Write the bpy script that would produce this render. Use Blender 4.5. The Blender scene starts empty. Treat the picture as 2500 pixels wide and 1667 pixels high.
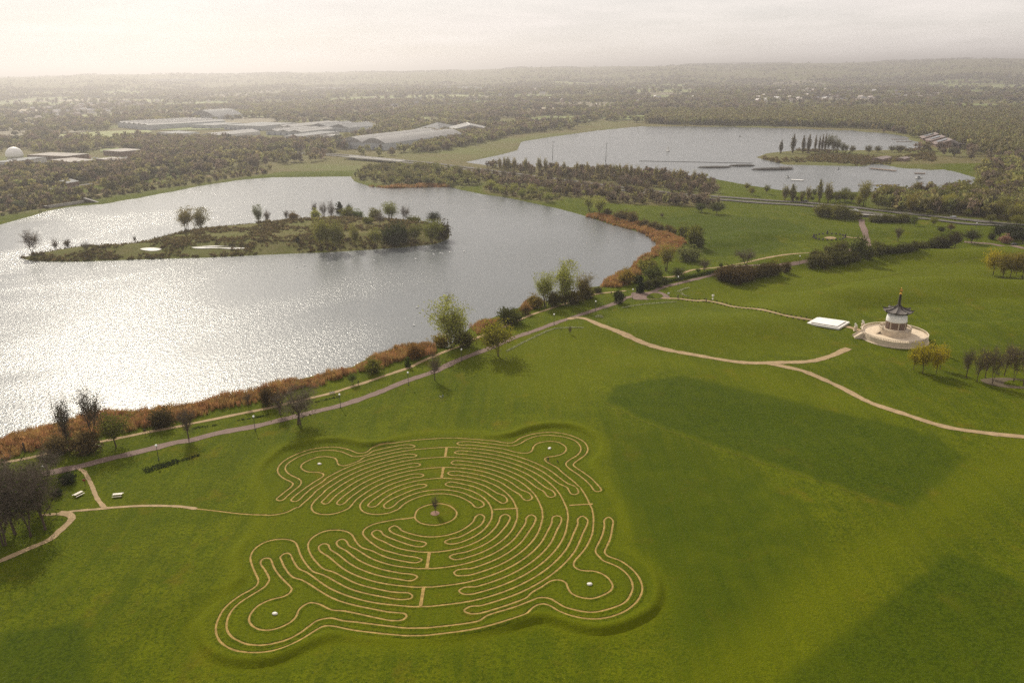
import bpy, bmesh, math, random
import numpy as np
from mathutils import Vector, Matrix

S = bpy.context.scene
COL = S.collection
PI = math.pi

# ------------------------------------------------------------------ camera, sky, sun, exposure
CAM_H = 106.0
PITCH = math.atan((833.5 - 172.0) / 1900.0)
ROLL = 0.012
FOC = 1900.0                                   # focal length in pixels of a 2500 px wide frame
cam_d = bpy.data.cameras.new('camera')
cam_d.sensor_width = 36.0
cam_d.lens = FOC / 2500.0 * 36.0
cam_d.clip_start = 1.0
cam_d.clip_end = 60000.0
cam = bpy.data.objects.new('camera', cam_d)
COL.objects.link(cam)
cam.matrix_world = Matrix.Translation((0, 0, CAM_H)) @ Matrix.Rotation(PI / 2 - PITCH, 4, 'X') @ Matrix.Rotation(-ROLL, 4, 'Z')
S.camera = cam

SUN_AZ = math.radians(-25.0)                   # from +Y towards +X
SUN_EL = math.radians(36.0)
world = bpy.data.worlds.new('World')
S.world = world
world.use_nodes = True
wn, wl = world.node_tree.nodes, world.node_tree.links
wn.clear()
w_out = wn.new('ShaderNodeOutputWorld')
w_bg = wn.new('ShaderNodeBackground')
w_sky = wn.new('ShaderNodeTexSky')
w_sky.sky_type = 'NISHITA'
w_sky.sun_disc = False
w_sky.sun_elevation = SUN_EL
w_sky.sun_rotation = SUN_AZ
w_sky.altitude = 100
w_sky.air_density = 1.0
w_sky.dust_density = 0.7
w_sky.ozone_density = 1.0
w_bg.inputs['Strength'].default_value = 0.085
# thin broken high cloud all round the sky
w_tc = wn.new('ShaderNodeTexCoord')
w_map = wn.new('ShaderNodeMapping')
w_map.inputs['Scale'].default_value = (2.2, 2.2, 16.0)
w_nz = wn.new('ShaderNodeTexNoise')
w_nz.inputs['Scale'].default_value = 1.6
w_nz.inputs['Detail'].default_value = 7
w_nz.inputs['Roughness'].default_value = 0.55
w_rm = wn.new('ShaderNodeMapRange')
w_rm.inputs['From Min'].default_value = 0.36
w_rm.inputs['From Max'].default_value = 0.68
w_rm.inputs['To Min'].default_value = 0.8
w_rm.inputs['To Max'].default_value = 0.98
w_cl = wn.new('ShaderNodeMix')
w_cl.data_type = 'RGBA'
w_nz2 = wn.new('ShaderNodeTexNoise')
w_nz2.inputs['Scale'].default_value = 3.2
w_nz2.inputs['Detail'].default_value = 6
w_nz2.inputs['Roughness'].default_value = 0.6
w_rm2 = wn.new('ShaderNodeMapRange')
w_rm2.inputs['From Min'].default_value = 0.36
w_rm2.inputs['From Max'].default_value = 0.66
w_cc = wn.new('ShaderNodeMix')
w_cc.data_type = 'RGBA'
w_cc.inputs[6].default_value = (10.2, 9.5, 9.0, 1)
w_cc.inputs[7].default_value = (11.8, 10.95, 10.3, 1)
wl.new(w_map.outputs['Vector'], w_nz2.inputs['Vector'])
wl.new(w_nz2.outputs['Fac'], w_rm2.inputs['Value'])
wl.new(w_rm2.outputs['Result'], w_cc.inputs[0])
wl.new(w_cc.outputs[2], w_cl.inputs[7])
wl.new(w_tc.outputs['Generated'], w_map.inputs['Vector'])
wl.new(w_map.outputs['Vector'], w_nz.inputs['Vector'])
wl.new(w_nz.outputs['Fac'], w_rm.inputs['Value'])
wl.new(w_rm.outputs['Result'], w_cl.inputs[0])
wl.new(w_sky.outputs['Color'], w_cl.inputs[6])
wl.new(w_cl.outputs[2], w_bg.inputs['Color'])
wl.new(w_bg.outputs['Background'], w_out.inputs['Surface'])

sun_d = bpy.data.lights.new('sun', 'SUN')
sun_d.energy = 5.0
sun_d.angle = math.radians(0.53)
sun_d.color = (1.0, 0.92, 0.77)
sun = bpy.data.objects.new('sun', sun_d)
COL.objects.link(sun)
SUNV = Vector((math.sin(SUN_AZ) * math.cos(SUN_EL), math.cos(SUN_AZ) * math.cos(SUN_EL), math.sin(SUN_EL)))
sun.rotation_euler = (-SUNV).to_track_quat('-Z', 'Y').to_euler()
sun.location = (0, 0, 400)

vs = S.view_settings
S.display_settings.display_device = 'sRGB'
vs.view_transform = 'Standard'
vs.look = 'None'
vs.exposure = 0.0
vs.gamma = 1.0
vs.use_curve_mapping = False
cy = S.cycles
cy.use_denoising = False
cy.use_adaptive_sampling = False
cy.max_bounces = 6
cy.diffuse_bounces = 2
cy.glossy_bounces = 2
cy.transmission_bounces = 2
cy.transparent_max_bounces = 6
cy.volume_bounces = 0
cy.sample_clamp_indirect = 4.0
cy.sample_clamp_direct = 40.0
cy.caustics_reflective = False
cy.caustics_refractive = False

rnd = random.Random(7)
nrs = np.random.RandomState(11)
HAZE_DENSITY = 2.0e-4

# ------------------------------------------------------------------ surveying helpers
CR = {'A': (660, 1040, 7.84), 'B': (900, 1040, 7.84), 'C': (1200, 1040, 7.84), 'D': (1200, 1200, 7.84),
      'E': (960, 1200, 7.84), 'F': (720, 1240, 7.84), 'G': (510, 1280, 7.84), 'H': (510, 1420, 7.84),
      'I': (760, 1400, 7.84), 'J': (1000, 1360, 7.84), 'K': (1300, 1360, 7.84),
      'P': (480, 1020, 3.92), 'Q': (1000, 1020, 3.92), 'R': (480, 1240, 3.92), 'S': (1060, 1240, 3.92),
      'U1': (1950, 640, 4.238), 'U3': (0, 900, 3.92), 'U4': (400, 800, 3.92), 'U5': (980, 600, 3.92),
      'U6': (1400, 460, 3.92), 'V1': (0, 140, 3.675), 'V2': (600, 140, 3.675), 'V3': (1200, 140, 3.675),
      'V4': (1800, 140, 3.36), 'V5': (0, 440, 3.92), 'V6': (580, 440, 3.92), 'V7': (1900, 440, 3.92),
      'd': (0, 0, 0.9408), 's': (0, 0, 1.0)}


def px(tag, txt):
    """survey readings: 'tag' names the plan sheet, txt holds 'x,y x,y ...'"""
    x0, y0, s = CR[tag]
    out = []
    for t in txt.split():
        a, b = t.split(',')
        out.append((x0 + float(a) / s, y0 + float(b) / s))
    return out


def ray(u, v):
    x, y = u - 1250.0, v - 833.5
    c, s = math.cos(ROLL), math.sin(ROLL)
    xr, yr = c * x - s * y, s * x + c * y
    return xr, FOC * math.cos(PITCH) - yr * math.sin(PITCH), -FOC * math.sin(PITCH) - yr * math.cos(PITCH)


def atz(u, v, z=0.0):
    dx, dy, dz = ray(u, v)
    t = (CAM_H - z) / -dz
    return (dx * t, dy * t)


def proj(x, y, z):
    z = CAM_H - z
    fw = y * math.cos(PITCH) + z * math.sin(PITCH)
    dn = z * math.cos(PITCH) - y * math.sin(PITCH)
    xr, yr = FOC * x / fw, FOC * dn / fw
    c, s = math.cos(ROLL), math.sin(ROLL)
    return c * xr + s * yr + 1250.0, -s * xr + c * yr + 833.5, FOC / fw


def sdf(poly, X, Y):
    """signed distance to a polygon, negative inside"""
    P = np.asarray(poly, float)
    sh = X.shape
    X = X.ravel(); Y = Y.ravel()
    out = np.empty(X.shape)
    Q = np.roll(P, -1, axis=0)
    ex, ey = (Q - P).T
    L2 = ex * ex + ey * ey + 1e-12
    for i0 in range(0, len(X), 20000):
        x = X[i0:i0 + 20000, None]; y = Y[i0:i0 + 20000, None]
        wx = x - P[:, 0]; wy = y - P[:, 1]
        t = np.clip((wx * ex + wy * ey) / L2, 0, 1)
        d = np.sqrt(((wx - t * ex) ** 2 + (wy - t * ey) ** 2).min(axis=1))
        c1 = (P[:, 1] <= y) & (Q[:, 1] > y); c2 = (P[:, 1] > y) & (Q[:, 1] <= y)
        cr = ex * wy - ey * wx
        wnd = (c1 & (cr > 0)).sum(1) - (c2 & (cr < 0)).sum(1)
        out[i0:i0 + 20000] = np.where(wnd != 0, -d, d)
    return out.reshape(sh)


def inside(poly, x, y):
    n = len(poly); r = False; j = n - 1
    for i in range(n):
        xi, yi = poly[i]; xj, yj = poly[j]
        if (yi > y) != (yj > y) and x < (xj - xi) * (y - yi) / (yj - yi) + xi:
            r = not r
        j = i
    return r


def sstep(a, b, x):
    t = np.clip((x - a) / (b - a), 0, 1)
    return t * t * (3 - 2 * t)


def spline(pts, step=1.0, closed=False):
    """Catmull-Rom through 2-D points, resampled about every step metres"""
    P = [np.array(p, float) for p in pts]
    n = len(P)
    out = []
    rng = n if closed else n - 1
    for i in range(rng):
        if closed:
            p0, p1, p2, p3 = P[(i - 1) % n], P[i], P[(i + 1) % n], P[(i + 2) % n]
        else:
            p1, p2 = P[i], P[i + 1]
            p0 = P[i - 1] if i > 0 else 2 * p1 - p2
            p3 = P[i + 2] if i + 2 < n else 2 * p2 - p1
        d1 = max(np.linalg.norm(p2 - p1), 1e-6); d0 = max(np.linalg.norm(p1 - p0), 1e-6); d2 = max(np.linalg.norm(p3 - p2), 1e-6)
        m1 = (p2 - p0) / (d0 + d1) * d1
        m2 = (p3 - p1) / (d1 + d2) * d1
        k = max(1, int(math.ceil(d1 / step)))
        for j in range(k):
            t = j / k
            out.append((2 * t ** 3 - 3 * t * t + 1) * p1 + (t ** 3 - 2 * t * t + t) * m1 + (-2 * t ** 3 + 3 * t * t) * p2 + (t ** 3 - t * t) * m2)
    if not closed:
        out.append(P[-1])
    return np.array(out)


WATER = -1.2
# ---- lakes (shore points at water level)
LAKE1 = [atz(u, v, WATER) for u, v in px('d', '0,1006 120,972 250,944 340,942 470,922 600,892 720,863 810,842 860,815 920,795 990,790 '
         '1030,798 1085,748 1130,730 1190,707 1215,692 1280,690 1350,660 1378,657 1392,640 1440,620 1458,604 1500,575 1510,560 '
         '1480,537 1400,515 1345,497 1280,479 1200,462 1150,452 1110,447 1060,437 1030,429 960,431 900,433 850,429 812,417 '
         '800,402 740,401 650,406 560,413 470,426 380,444 300,459 250,469 190,471 110,488 60,501 15,513 0,518')] + [atz(u, v, WATER) for u, v in px('d', '-90,536 -200,556')] + [(-800, 520), (-700, 300), (-330, 170), (-220, 150)]
ISLAND1 = [atz(u, v, WATER) for u, v in px('d', '40,593 100,583 165,572 300,566 316,560 400,540 470,530 560,521 640,513 700,507 760,503 850,506 '
           '950,512 1010,518 1030,533 1032,548 1000,561 940,567 850,574 750,580 620,585 480,592 300,597 170,602 80,601')]
LAKE2 = [atz(u, v, WATER) for u, v in px('d', '1068,373 1150,356 1188,346 1197,326 1260,316 1370,301 1470,291 1560,291 1700,293 1850,297 1960,301 '
         '2060,311 2100,326 2112,342 2060,354 2090,362 2120,376 2200,397 2232,408 2240,416 2225,432 2150,440 2000,441 1850,443 '
         '1800,438 1700,422 1640,411 1500,394 1300,384 1150,384')]
ISLAND2 = [atz(u, v, WATER) for u, v in px('d', '1735,362 1760,352 1830,346 1900,346 2000,346 2090,344 2150,346 2150,392 2060,386 2010,377 1985,383 1900,381 1800,379')]
# ---- maze geometry
MC = atz(1063.5, 1256.5)
_bank = [('A', '0,650 200,480 450,390 700,330 1000,300 1300,290 1550,330 1750,375 1950,370 2200,330'), ('B', '700,210 1285,130 1900,130'),
         ('C', '0,205 300,195 500,140 700,75 1000,15 1300,10 1600,45 1850,145 2050,290 2120,440 2060,600 1930,720 1990,830 2100,940'),
         ('Q', '1860,650 1960,800 2020,940 2040,1120 2010,1230'), ('S', '1830,400 2000,500 2120,640 2150,820 2080,960 1850,1085 1600,1145 1400,1125 1200,1065 1020,1025 850,1065 600,1130'),
         ('I', '2352,1250 1700,1290 1000,1240'), ('R', '1350,1212 1150,1252 950,1342 700,1432 500,1455 300,1435 130,1365 40,1230 20,1090 150,940 300,800 420,700'),
         ('G', '560,760 560,560 700,330 900,160 1000,0'), ('P', '640,870 640,760 600,660 590,560 640,450')]
BANK = [atz(u, v) for t, s in _bank for u, v in px(t, s)]
BANK = [tuple(p) for p in spline(BANK, 2.0, True)]
_off = [(180, .1), (162, .4), (146, 1.0), (120, 1.1), (108, .35), (90, .05), (78, .25), (66, 1.1), (45, 1.15), (32, .5), (22, .1), (0, 0), (-18, -.15),
        (-28, -.7), (-42, -1.7), (-58, -1.3), (-74, -.55), (-90, -.15), (-104, -.35), (-118, -1.1), (-130, -1.35), (-140, -.6), (-147, .7), (-158, .8), (-168, .25), (-180, .1)]


def bank_offset(th):
    a = np.array(sorted(_off))
    return np.interp(np.degrees(th), a[:, 0], a[:, 1])


def lawn_noise(X, Y):
    n = (np.sin(X * .11 + Y * .05 + 1) * np.sin(Y * .083 - X * .03) * .5 + np.sin(X * .05 - Y * .061 + 2) * .6
         + np.sin(X * .21 + 1.3 * np.sin(Y * .06)) * .16 + np.sin((Y + X * .35) * .19 + 2 * np.sin(X * .03)) * .18)
    return n


PAG = atz(2182, 826)


def hfun(X, Y):
    X = np.asarray(X, float); Y = np.asarray(Y, float)
    shp = np.broadcast(X, Y).shape
    X = np.broadcast_to(X, shp); Y = np.broadcast_to(Y, shp)
    R = np.hypot(X - MC[0], Y - MC[1])
    away = sstep(52, 95, R)
    h = lawn_noise(X, Y) * .62 * away * (1 - .75 * sstep(500, 900, Y))
    # swells of the pagoda lawn
    pl = sstep(70, 170, X) * sstep(240, 330, Y) * (1 - sstep(480, 560, Y))
    h = h + pl * (3.0 * np.sin((Y - .25 * X) * .085 + 1.2 * np.sin(X * .025)) + .8 * np.sin((Y + .3 * X) * .17))
    mnd = np.exp(-(((X - 82) / 45) ** 2 + ((Y - 318) / 17) ** 2))
    h = h + 4.6 * mnd
    dp = np.hypot(X - PAG[0], Y - PAG[1])
    h = h * sstep(14, 40, dp)
    # maze platform and its bank
    m = R < 90
    if m.any():
        d = np.full(shp, 1e3); d[m] = sdf(BANK, X[m], Y[m])
        th = np.arctan2(Y - MC[1], X - MC[0])
        o = bank_offset(th) * 1.1
        h = np.where(m, h + o * (sstep(-.9, .9, np.where(o > 0, d + .5, d - .9)) * np.exp(-np.clip(d, 0, 200) / 13.0)) + .3 * np.exp(-((d + .7) / .8) ** 2) * np.clip(np.abs(o), 0, 1), h)
    h = np.maximum(h, -.9 + 0 * h)
    # far country
    az = np.degrees(np.arctan2(X, np.maximum(Y, 1)))
    ridge = np.interp(az, [-60, -33, -15, -3, 8, 20, 34, 60], [88, 92, 94, 106, 126, 134, 138, 132])
    rr = np.hypot(X, Y)
    wob = 5 * np.sin(az * .45 + 1) + 2.5 * np.sin(az * 1.1) + 1.2 * np.sin(az * 2.9 + .7)
    h = h + sstep(4300, 8200, rr + 250 * np.sin(az * .7)) * (ridge + wob)
    h = h + sstep(1500, 4000, rr) * (6 + 5 * np.sin(X * .0016 + 1) + 4 * np.sin(Y * .0021 + X * .0009))
    return h


def shore(h, X, Y):
    X = np.broadcast_to(np.asarray(X, float), h.shape); Y = np.broadcast_to(np.asarray(Y, float), h.shape)
    near = (Y > 140) & (Y < 1900) & (X > -900) & (X < 1000)
    if not near.any():
        return h
    xn, yn = X[near], Y[near]
    d1 = np.maximum(sdf(LAKE1, xn, yn), -sdf(ISLAND1, xn, yn))
    d2 = np.maximum(sdf(LAKE2, xn, yn), -sdf(ISLAND2, xn, yn))
    d = np.minimum(d1, d2)
    hn = h[near]
    dis = -sdf(ISLAND1, xn, yn)
    hn = np.where(dis > 0, 0.2 + 4.3 * sstep(2, 26, dis) + .5 * np.sin(xn * .2) * np.sin(yn * .17) * sstep(0, 8, dis), hn)
    land = WATER + (hn - WATER) * np.clip(d / 7.0, 0, 1)
    hn = np.where(d > 0, land, WATER + np.maximum(d * .3, -4))
    h = h.copy(); h[near] = hn
    return h


def hz1(x, y):
    a = np.array([float(x)]); b = np.array([float(y)])
    return float(shore(hfun(a, b), a, b)[0])


def at(u, v):
    """ground point seen in a given direction"""
    z = 0.0
    for _ in range(4):
        x, y = atz(u, v, z)
        z = .5 * z + .5 * min(hz1(x, y), 20)
    x, y = atz(u, v, z)
    return x, y


# ------------------------------------------------------------------ materials
def new_mat(name):
    m = bpy.data.materials.new(name)
    m.use_nodes = True
    nt = m.node_tree
    nt.nodes.clear()
    out = nt.nodes.new('ShaderNodeOutputMaterial')
    return m, nt, out


def nd(nt, typ, **kw):
    n = nt.nodes.new(typ)
    for k, v in kw.items():
        if k == 'inp':
            for a, b in v.items():
                n.inputs[a].default_value = b
        else:
            setattr(n, k, v)
    return n


def mixc(nt, fac, a, b, blend='MIX'):
    n = nt.nodes.new('ShaderNodeMix')
    n.data_type = 'RGBA'
    n.blend_type = blend
    for sock, val in ((0, fac), (6, a), (7, b)):
        if hasattr(val, 'is_linked'):
            nt.links.new(val, n.inputs[sock])
        else:
            n.inputs[sock].default_value = val if sock == 0 else (*val, 1)
    return n.outputs[2]


def noise(nt, scale, detail=3, rough=.55, vec=None, dist=0):
    n = nd(nt, 'ShaderNodeTexNoise', inp={'Scale': scale, 'Detail': detail, 'Roughness': rough, 'Distortion': dist})
    if vec is None:
        g = nt.nodes.get('geo') or nd(nt, 'ShaderNodeNewGeometry', name='geo')
        vec = g.outputs['Position']
    nt.links.new(vec, n.inputs['Vector'])
    return n.outputs['Fac']


def rng(nt, val, a, b, c=0.0, d=1.0):
    n = nd(nt, 'ShaderNodeMapRange', inp={'From Min': a, 'From Max': b, 'To Min': c, 'To Max': d})
    nt.links.new(val, n.inputs['Value'])
    return n.outputs['Result']


def plain(name, col, rough=.7, var=.25, scale=2.0, metal=0.0, spec=.3, col2=None):
    m, nt, out = new_mat(name)
    b = nd(nt, 'ShaderNodeBsdfPrincipled', inp={'Roughness': rough, 'Metallic': metal, 'Specular IOR Level': spec})
    tc = nd(nt, 'ShaderNodeTexCoord')
    f = noise(nt, scale, 4, .6, tc.outputs['Object'])
    c2 = col2 or tuple(c * (1 - var) for c in col)
    nt.links.new(mixc(nt, rng(nt, f, .35, .65), col, c2), b.inputs['Base Color'])
    nt.links.new(b.outputs[0], out.inputs['Surface'])
    return m


def ground_material():
    m, nt, out = new_mat('grass_ground')
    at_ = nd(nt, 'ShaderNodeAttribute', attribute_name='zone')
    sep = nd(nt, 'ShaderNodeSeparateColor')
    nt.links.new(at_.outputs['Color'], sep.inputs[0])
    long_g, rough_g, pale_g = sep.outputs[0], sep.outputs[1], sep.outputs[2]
    big = noise(nt, .022, 4, .6)
    gm = nd(nt, 'ShaderNodeMapping', inp={'Rotation': (0, 0, .62), 'Scale': (.5, .035, 1)})
    nt.links.new(nt.nodes['geo'].outputs['Position'], gm.inputs['Vector'])
    streak = noise(nt, 1.0, 3, .6, gm.outputs['Vector'])
    mid = noise(nt, .16, 4, .6)
    fine = noise(nt, 1.4, 3, .65)
    grain = noise(nt, 5.0, 2, .6)
    c = mixc(nt, rng(nt, big, .35, .65), (.062, .086, .0005), (.1, .12, .0008))
    c = mixc(nt, rng(nt, mid, .38, .64, 0, .85), c, (.046, .07, .0006))
    c = mixc(nt, rng(nt, streak, .42, .66, 0, .55), c, (.09, .1, .0022))
    c = mixc(nt, rng(nt, fine, .46, .62, 0, .75), c, (.026, .044, .0004))
    c = mixc(nt, rng(nt, grain, .5, .64, 0, .5), c, (.15, .15, .006))
    lg = mixc(nt, rng(nt, fine, .42, .58), (.017, .034, .0006), (.052, .076, .0014))
    gm2 = nd(nt, 'ShaderNodeMapping', inp={'Rotation': (0, 0, -.75), 'Scale': (.3, .02, 1)})
    nt.links.new(nt.nodes['geo'].outputs['Position'], gm2.inputs['Vector'])
    c = mixc(nt, rng(nt, noise(nt, 1.0, 2, .5, gm2.outputs['Vector']), .5, .66, 0, .4), c, (.046, .064, .001))
    dry = noise(nt, .07, 5, .68)
    c = mixc(nt, rng(nt, dry, .58, .74, 0, .6), c, (.13, .098, .006))
    c = mixc(nt, nd_mul(nt, long_g, rng(nt, mid, .2, .5, .7, 1)), c, lg)
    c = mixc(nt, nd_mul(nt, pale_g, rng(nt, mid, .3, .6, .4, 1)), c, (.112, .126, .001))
    rg = mixc(nt, rng(nt, mid, .36, .64), (.105, .1, .032), (.165, .13, .06))
    rg = mixc(nt, rng(nt, noise(nt, .006, 4, .6), .42, .62), rg, (.13, .14, .04))
    rg = mixc(nt, rng(nt, fine, .4, .7, 0, .5), rg, (.06, .06, .024))
    c = mixc(nt, rough_g, c, rg)
    b = nd(nt, 'ShaderNodeBsdfPrincipled', inp={'Roughness': .9, 'Specular IOR Level': .04})
    nt.links.new(c, b.inputs['Base Color'])
    bp = nd(nt, 'ShaderNodeBump', inp={'Strength': .8, 'Distance': .3})
    ad = nd(nt, 'ShaderNodeMath', operation='ADD')
    nt.links.new(fine, ad.inputs[0]); nt.links.new(grain, ad.inputs[1])
    nt.links.new(ad.outputs[0], bp.inputs['Height'])
    nt.links.new(bp.outputs[0], b.inputs['Normal'])
    nt.links.new(b.outputs[0], out.inputs['Surface'])
    return m


def nd_mul(nt, a, b):
    n = nd(nt, 'ShaderNodeMath', operation='MULTIPLY')
    nt.links.new(a, n.inputs[0]); nt.links.new(b, n.inputs[1])
    return n.outputs[0]


def water_material():
    m, nt, out = new_mat('lake_water')
    b = nd(nt, 'ShaderNodeBsdfPrincipled', inp={'Base Color': (.11, .12, .125, 1), 'Roughness': .24, 'IOR': 1.36, 'Specular IOR Level': .5})
    g = nd(nt, 'ShaderNodeNewGeometry', name='geo')
    mp = nd(nt, 'ShaderNodeMapping', inp={'Scale': (1.0, .55, 1.0), 'Rotation': (0, 0, .5)})
    nt.links.new(g.outputs['Position'], mp.inputs['Vector'])
    v = mp.outputs['Vector']
    wind = noise(nt, .010, 3, .5, None, .6)
    n1 = noise(nt, .8, 4, .7, v)
    n2 = noise(nt, 3.0, 2, .6, v)
    ad = nd(nt, 'ShaderNodeMath', operation='MULTIPLY_ADD', inp={1: .4})
    nt.links.new(n2, ad.inputs[0]); nt.links.new(n1, ad.inputs[2])
    bp = nd(nt, 'ShaderNodeBump', inp={'Distance': .34})
    nt.links.new(rng(nt, wind, .35, .62, .3, .75), bp.inputs['Strength'])
    nt.links.new(ad.outputs[0], bp.inputs['Height'])
    nt.links.new(bp.outputs[0], b.inputs['Normal'])
    nt.links.new(b.outputs[0], out.inputs['Surface'])
    return m


def leaf_material(name, col=None, var=.45, trans=.5):
    m, nt, out = new_mat(name)
    oi = nd(nt, 'ShaderNodeObjectInfo')
    base = oi.outputs['Color'] if col is None else None
    if base is None:
        rgb = nd(nt, 'ShaderNodeRGB'); rgb.outputs[0].default_value = (*col, 1)
        base = rgb.outputs[0]
    tc = nd(nt, 'ShaderNodeTexCoord')
    f = noise(nt, 1.1 if col is None else .35, 3, .6, tc.outputs['Object'])
    dark = mixc(nt, 1.0, base, (1 - var, 1 - var, 1 - var), 'MULTIPLY')
    c = mixc(nt, rng(nt, f, .35, .65), base, dark)
    if col is not None:
        hs = nd(nt, 'ShaderNodeHueSaturation')
        nt.links.new(rng(nt, oi.outputs['Random'], 0, 1, .465, .515), hs.inputs['Hue'])
        rr = nd(nt, 'ShaderNodeMath', operation='FRACT')
        r7 = nd(nt, 'ShaderNodeMath', operation='MULTIPLY', inp={1: 7.31})
        nt.links.new(oi.outputs['Random'], r7.inputs[0]); nt.links.new(r7.outputs[0], rr.inputs[0])
        nt.links.new(rng(nt, rr.outputs[0], 0, 1, .6, 1.35), hs.inputs['Value'])
        nt.links.new(c, hs.inputs['Color'])
        c = hs.outputs[0]
    d = nd(nt, 'ShaderNodeBsdfDiffuse')
    t = nd(nt, 'ShaderNodeBsdfTranslucent')
    nt.links.new(c, d.inputs['Color']); nt.links.new(c, t.inputs['Color'])
    mx = nd(nt, 'ShaderNodeMixShader', inp={0: trans})
    nt.links.new(d.outputs[0], mx.inputs[1]); nt.links.new(t.outputs[0], mx.inputs[2])
    nt.links.new(mx.outputs[0], out.inputs['Surface'])
    return m


M = {}
M['ground'] = ground_material()
M['water'] = water_material()
M['leaf'] = leaf_material('leaves')
M['bark'] = plain('bark', (.11, .08, .06), .9, .4, 3.0, spec=.1)
M['twig'] = plain('twigs', (.14, .11, .08), .9, .35, 2.0, spec=.1)
M['paletwig'] = plain('pale_twigs', (.23, .19, .125), .9, .35, 2.0, spec=.1)
M['dirt'] = plain('maze_dirt', (.34, .23, .075), .9, .4, .9, spec=.1)
M['gravel'] = plain('gravel', (.34, .245, .14), .9, .25, .5, spec=.1)
M['tarmac_red'] = plain('red_tarmac', (.17, .115, .095), .85, .2, .4, spec=.2)
M['asphalt'] = plain('road_asphalt', (.11, .1, .09), .85, .2, .3, spec=.15)
M['reed'] = leaf_material('reed_blades', (.42, .262, .095), .45, .45)
M['white_stone'] = plain('white_stone', (.72, .68, .6), .7, .2, 1.5)
M['white_paint'] = plain('white_paint', (.78, .77, .74), .55, .1, .6)
M['slab'] = plain('white_slab', (.8, .77, .72), .6, .12, .4)
M['pag_stone'] = plain('pagoda_stone', (.6, .5, .38), .75, .2, .8)
M['pag_floor'] = plain('pagoda_paving', (.6, .49, .36), .8, .15, .5)
M['pag_brown'] = plain('pagoda_relief', (.3, .2, .14), .7, .3, 1.5)
M['pag_dark'] = plain('pagoda_dark_timber', (.035, .024, .02), .6, .3, 2.0)
M['pag_panel'] = plain('pagoda_panel', (.19, .125, .095), .7, .35, 1.2)
M['pag_tile'] = plain('pagoda_roof_tile', (.16, .14, .125), .5, .3, 2.0)
M['gold'] = plain('gilding', (.6, .34, .07), .42, .1, 3.0, metal=1.0)
M['metal'] = plain('lamp_metal', (.06, .065, .06), .5, .2, 2.0)
M['lampglass'] = plain('lamp_globe', (.85, .85, .82), .3, .05, 2.0)
M['wood'] = plain('weathered_wood', (.33, .27, .2), .5, .3, 4.0, spec=.5)
M['wood_dark'] = plain('dark_wood', (.09, .06, .045), .8, .3, 4.0)
M['mulch'] = plain('mulch', (.24, .145, .1), .95, .35, 2.0)
M['clad'] = plain('grey_cladding', (.4, .42, .44), .55, .12, .05)
M['clad2'] = plain('pale_cladding', (.55, .54, .52), .55, .12, .05)
M['roof_pale'] = plain('pale_sheet_roof', (.27, .265, .26), .75, .12, .05, spec=.15)
M['roof_grey'] = plain('grey_sheet_roof', (.17, .175, .18), .75, .15, .05, spec=.15)
M['roof_brown'] = plain('brown_flat_roof', (.13, .1, .08), .7, .2, .1)
M['brick'] = plain('brown_brick', (.2, .13, .095), .8, .25, .2)
M['house_brick'] = plain('house_brick', (.36, .25, .19), .8, .3, .3)
M['render'] = plain('pale_render', (.74, .68, .6), .8, .15, .3)
M['roof_tile'] = plain('house_roof_tile', (.19, .13, .11), .45, .3, .4, spec=.6)
M['roof_slate'] = plain('house_slate', (.22, .21, .215), .38, .3, .4, spec=.7)
M['glass'] = plain('dark_glass', (.05, .06, .07), .15, .2, .4, spec=.8)
M['door'] = plain('loading_door', (.16, .19, .24), .5, .15, .4)
M['rubber'] = plain('rubber', (.02, .02, .02), .8, .2, 3)
M['car_white'] = plain('white_car_paint', (.72, .72, .72), .25, .04, 1, spec=.6)
M['car_dark'] = plain('dark_car_paint', (.03, .032, .04), .25, .1, 1, spec=.6)
M['car_red'] = plain('red_car_paint', (.3, .03, .025), .25, .1, 1, spec=.6)
M['car_silver'] = plain('silver_car_paint', (.45, .46, .48), .25, .05, 1, spec=.6)
M['lightglass'] = plain('headlamp_glass', (.8, .8, .75), .15, .05, 1, spec=.8)
M['swan'] = plain('white_feathers', (.82, .82, .8), .7, .06, 5)
M['beak'] = plain('orange_beak', (.6, .2, .04), .5, .2, 5)
M['mat_dark'] = plain('dark_reed_raft', (.045, .04, .035), .9, .4, .6)
M['jetty'] = plain('jetty_boards', (.25, .18, .13), .8, .3, 1)
M['sail'] = plain('sailcloth', (.85, .84, .8), .6, .05, 1)
M['skin'] = plain('skin', (.45, .27, .19), .6, .1, 8)
M['cloth_dark'] = plain('dark_jacket', (.02, .022, .03), .9, .3, 6)
M['cloth_blue'] = plain('grey_blue_jacket', (.16, .22, .28), .9, .2, 6)
M['cloth_jeans'] = plain('dark_trousers', (.03, .035, .05), .9, .3, 6)
M['hair'] = plain('brown_hair', (.05, .03, .02), .8, .3, 9)
M['fur_dark'] = plain('dark_fur', (.025, .02, .018), .9, .3, 6)
M['fur_white'] = plain('pale_fur', (.7, .66, .58), .9, .2, 6)
M['stone_dark'] = plain('dark_standing_stone', (.07, .06, .055), .9, .3, 1.5)
M['red_sign'] = plain('red_sign', (.3, .05, .03), .6, .2, 3)
M['concrete'] = plain('concrete', (.32, .3, .27), .85, .2, .4)
M['field'] = plain('far_field', (.14, .17, .03), .9, .2, .02)
M['field_tan'] = plain('far_stubble', (.3, .26, .17), .9, .2, .02)
M['field_pale'] = plain('far_pasture', (.2, .22, .06), .9, .2, .02)
M['field_olive'] = plain('far_plough', (.16, .135, .075), .9, .25, .02)
M['mud'] = plain('wet_mud', (.42, .4, .37), .6, .4, .35, spec=.5)
M['soil'] = plain('bare_soil', (.105, .08, .045), .95, .3, .4)
M['flower'] = leaf_material('daffodil_leaves', None, .4, .3)
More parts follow.
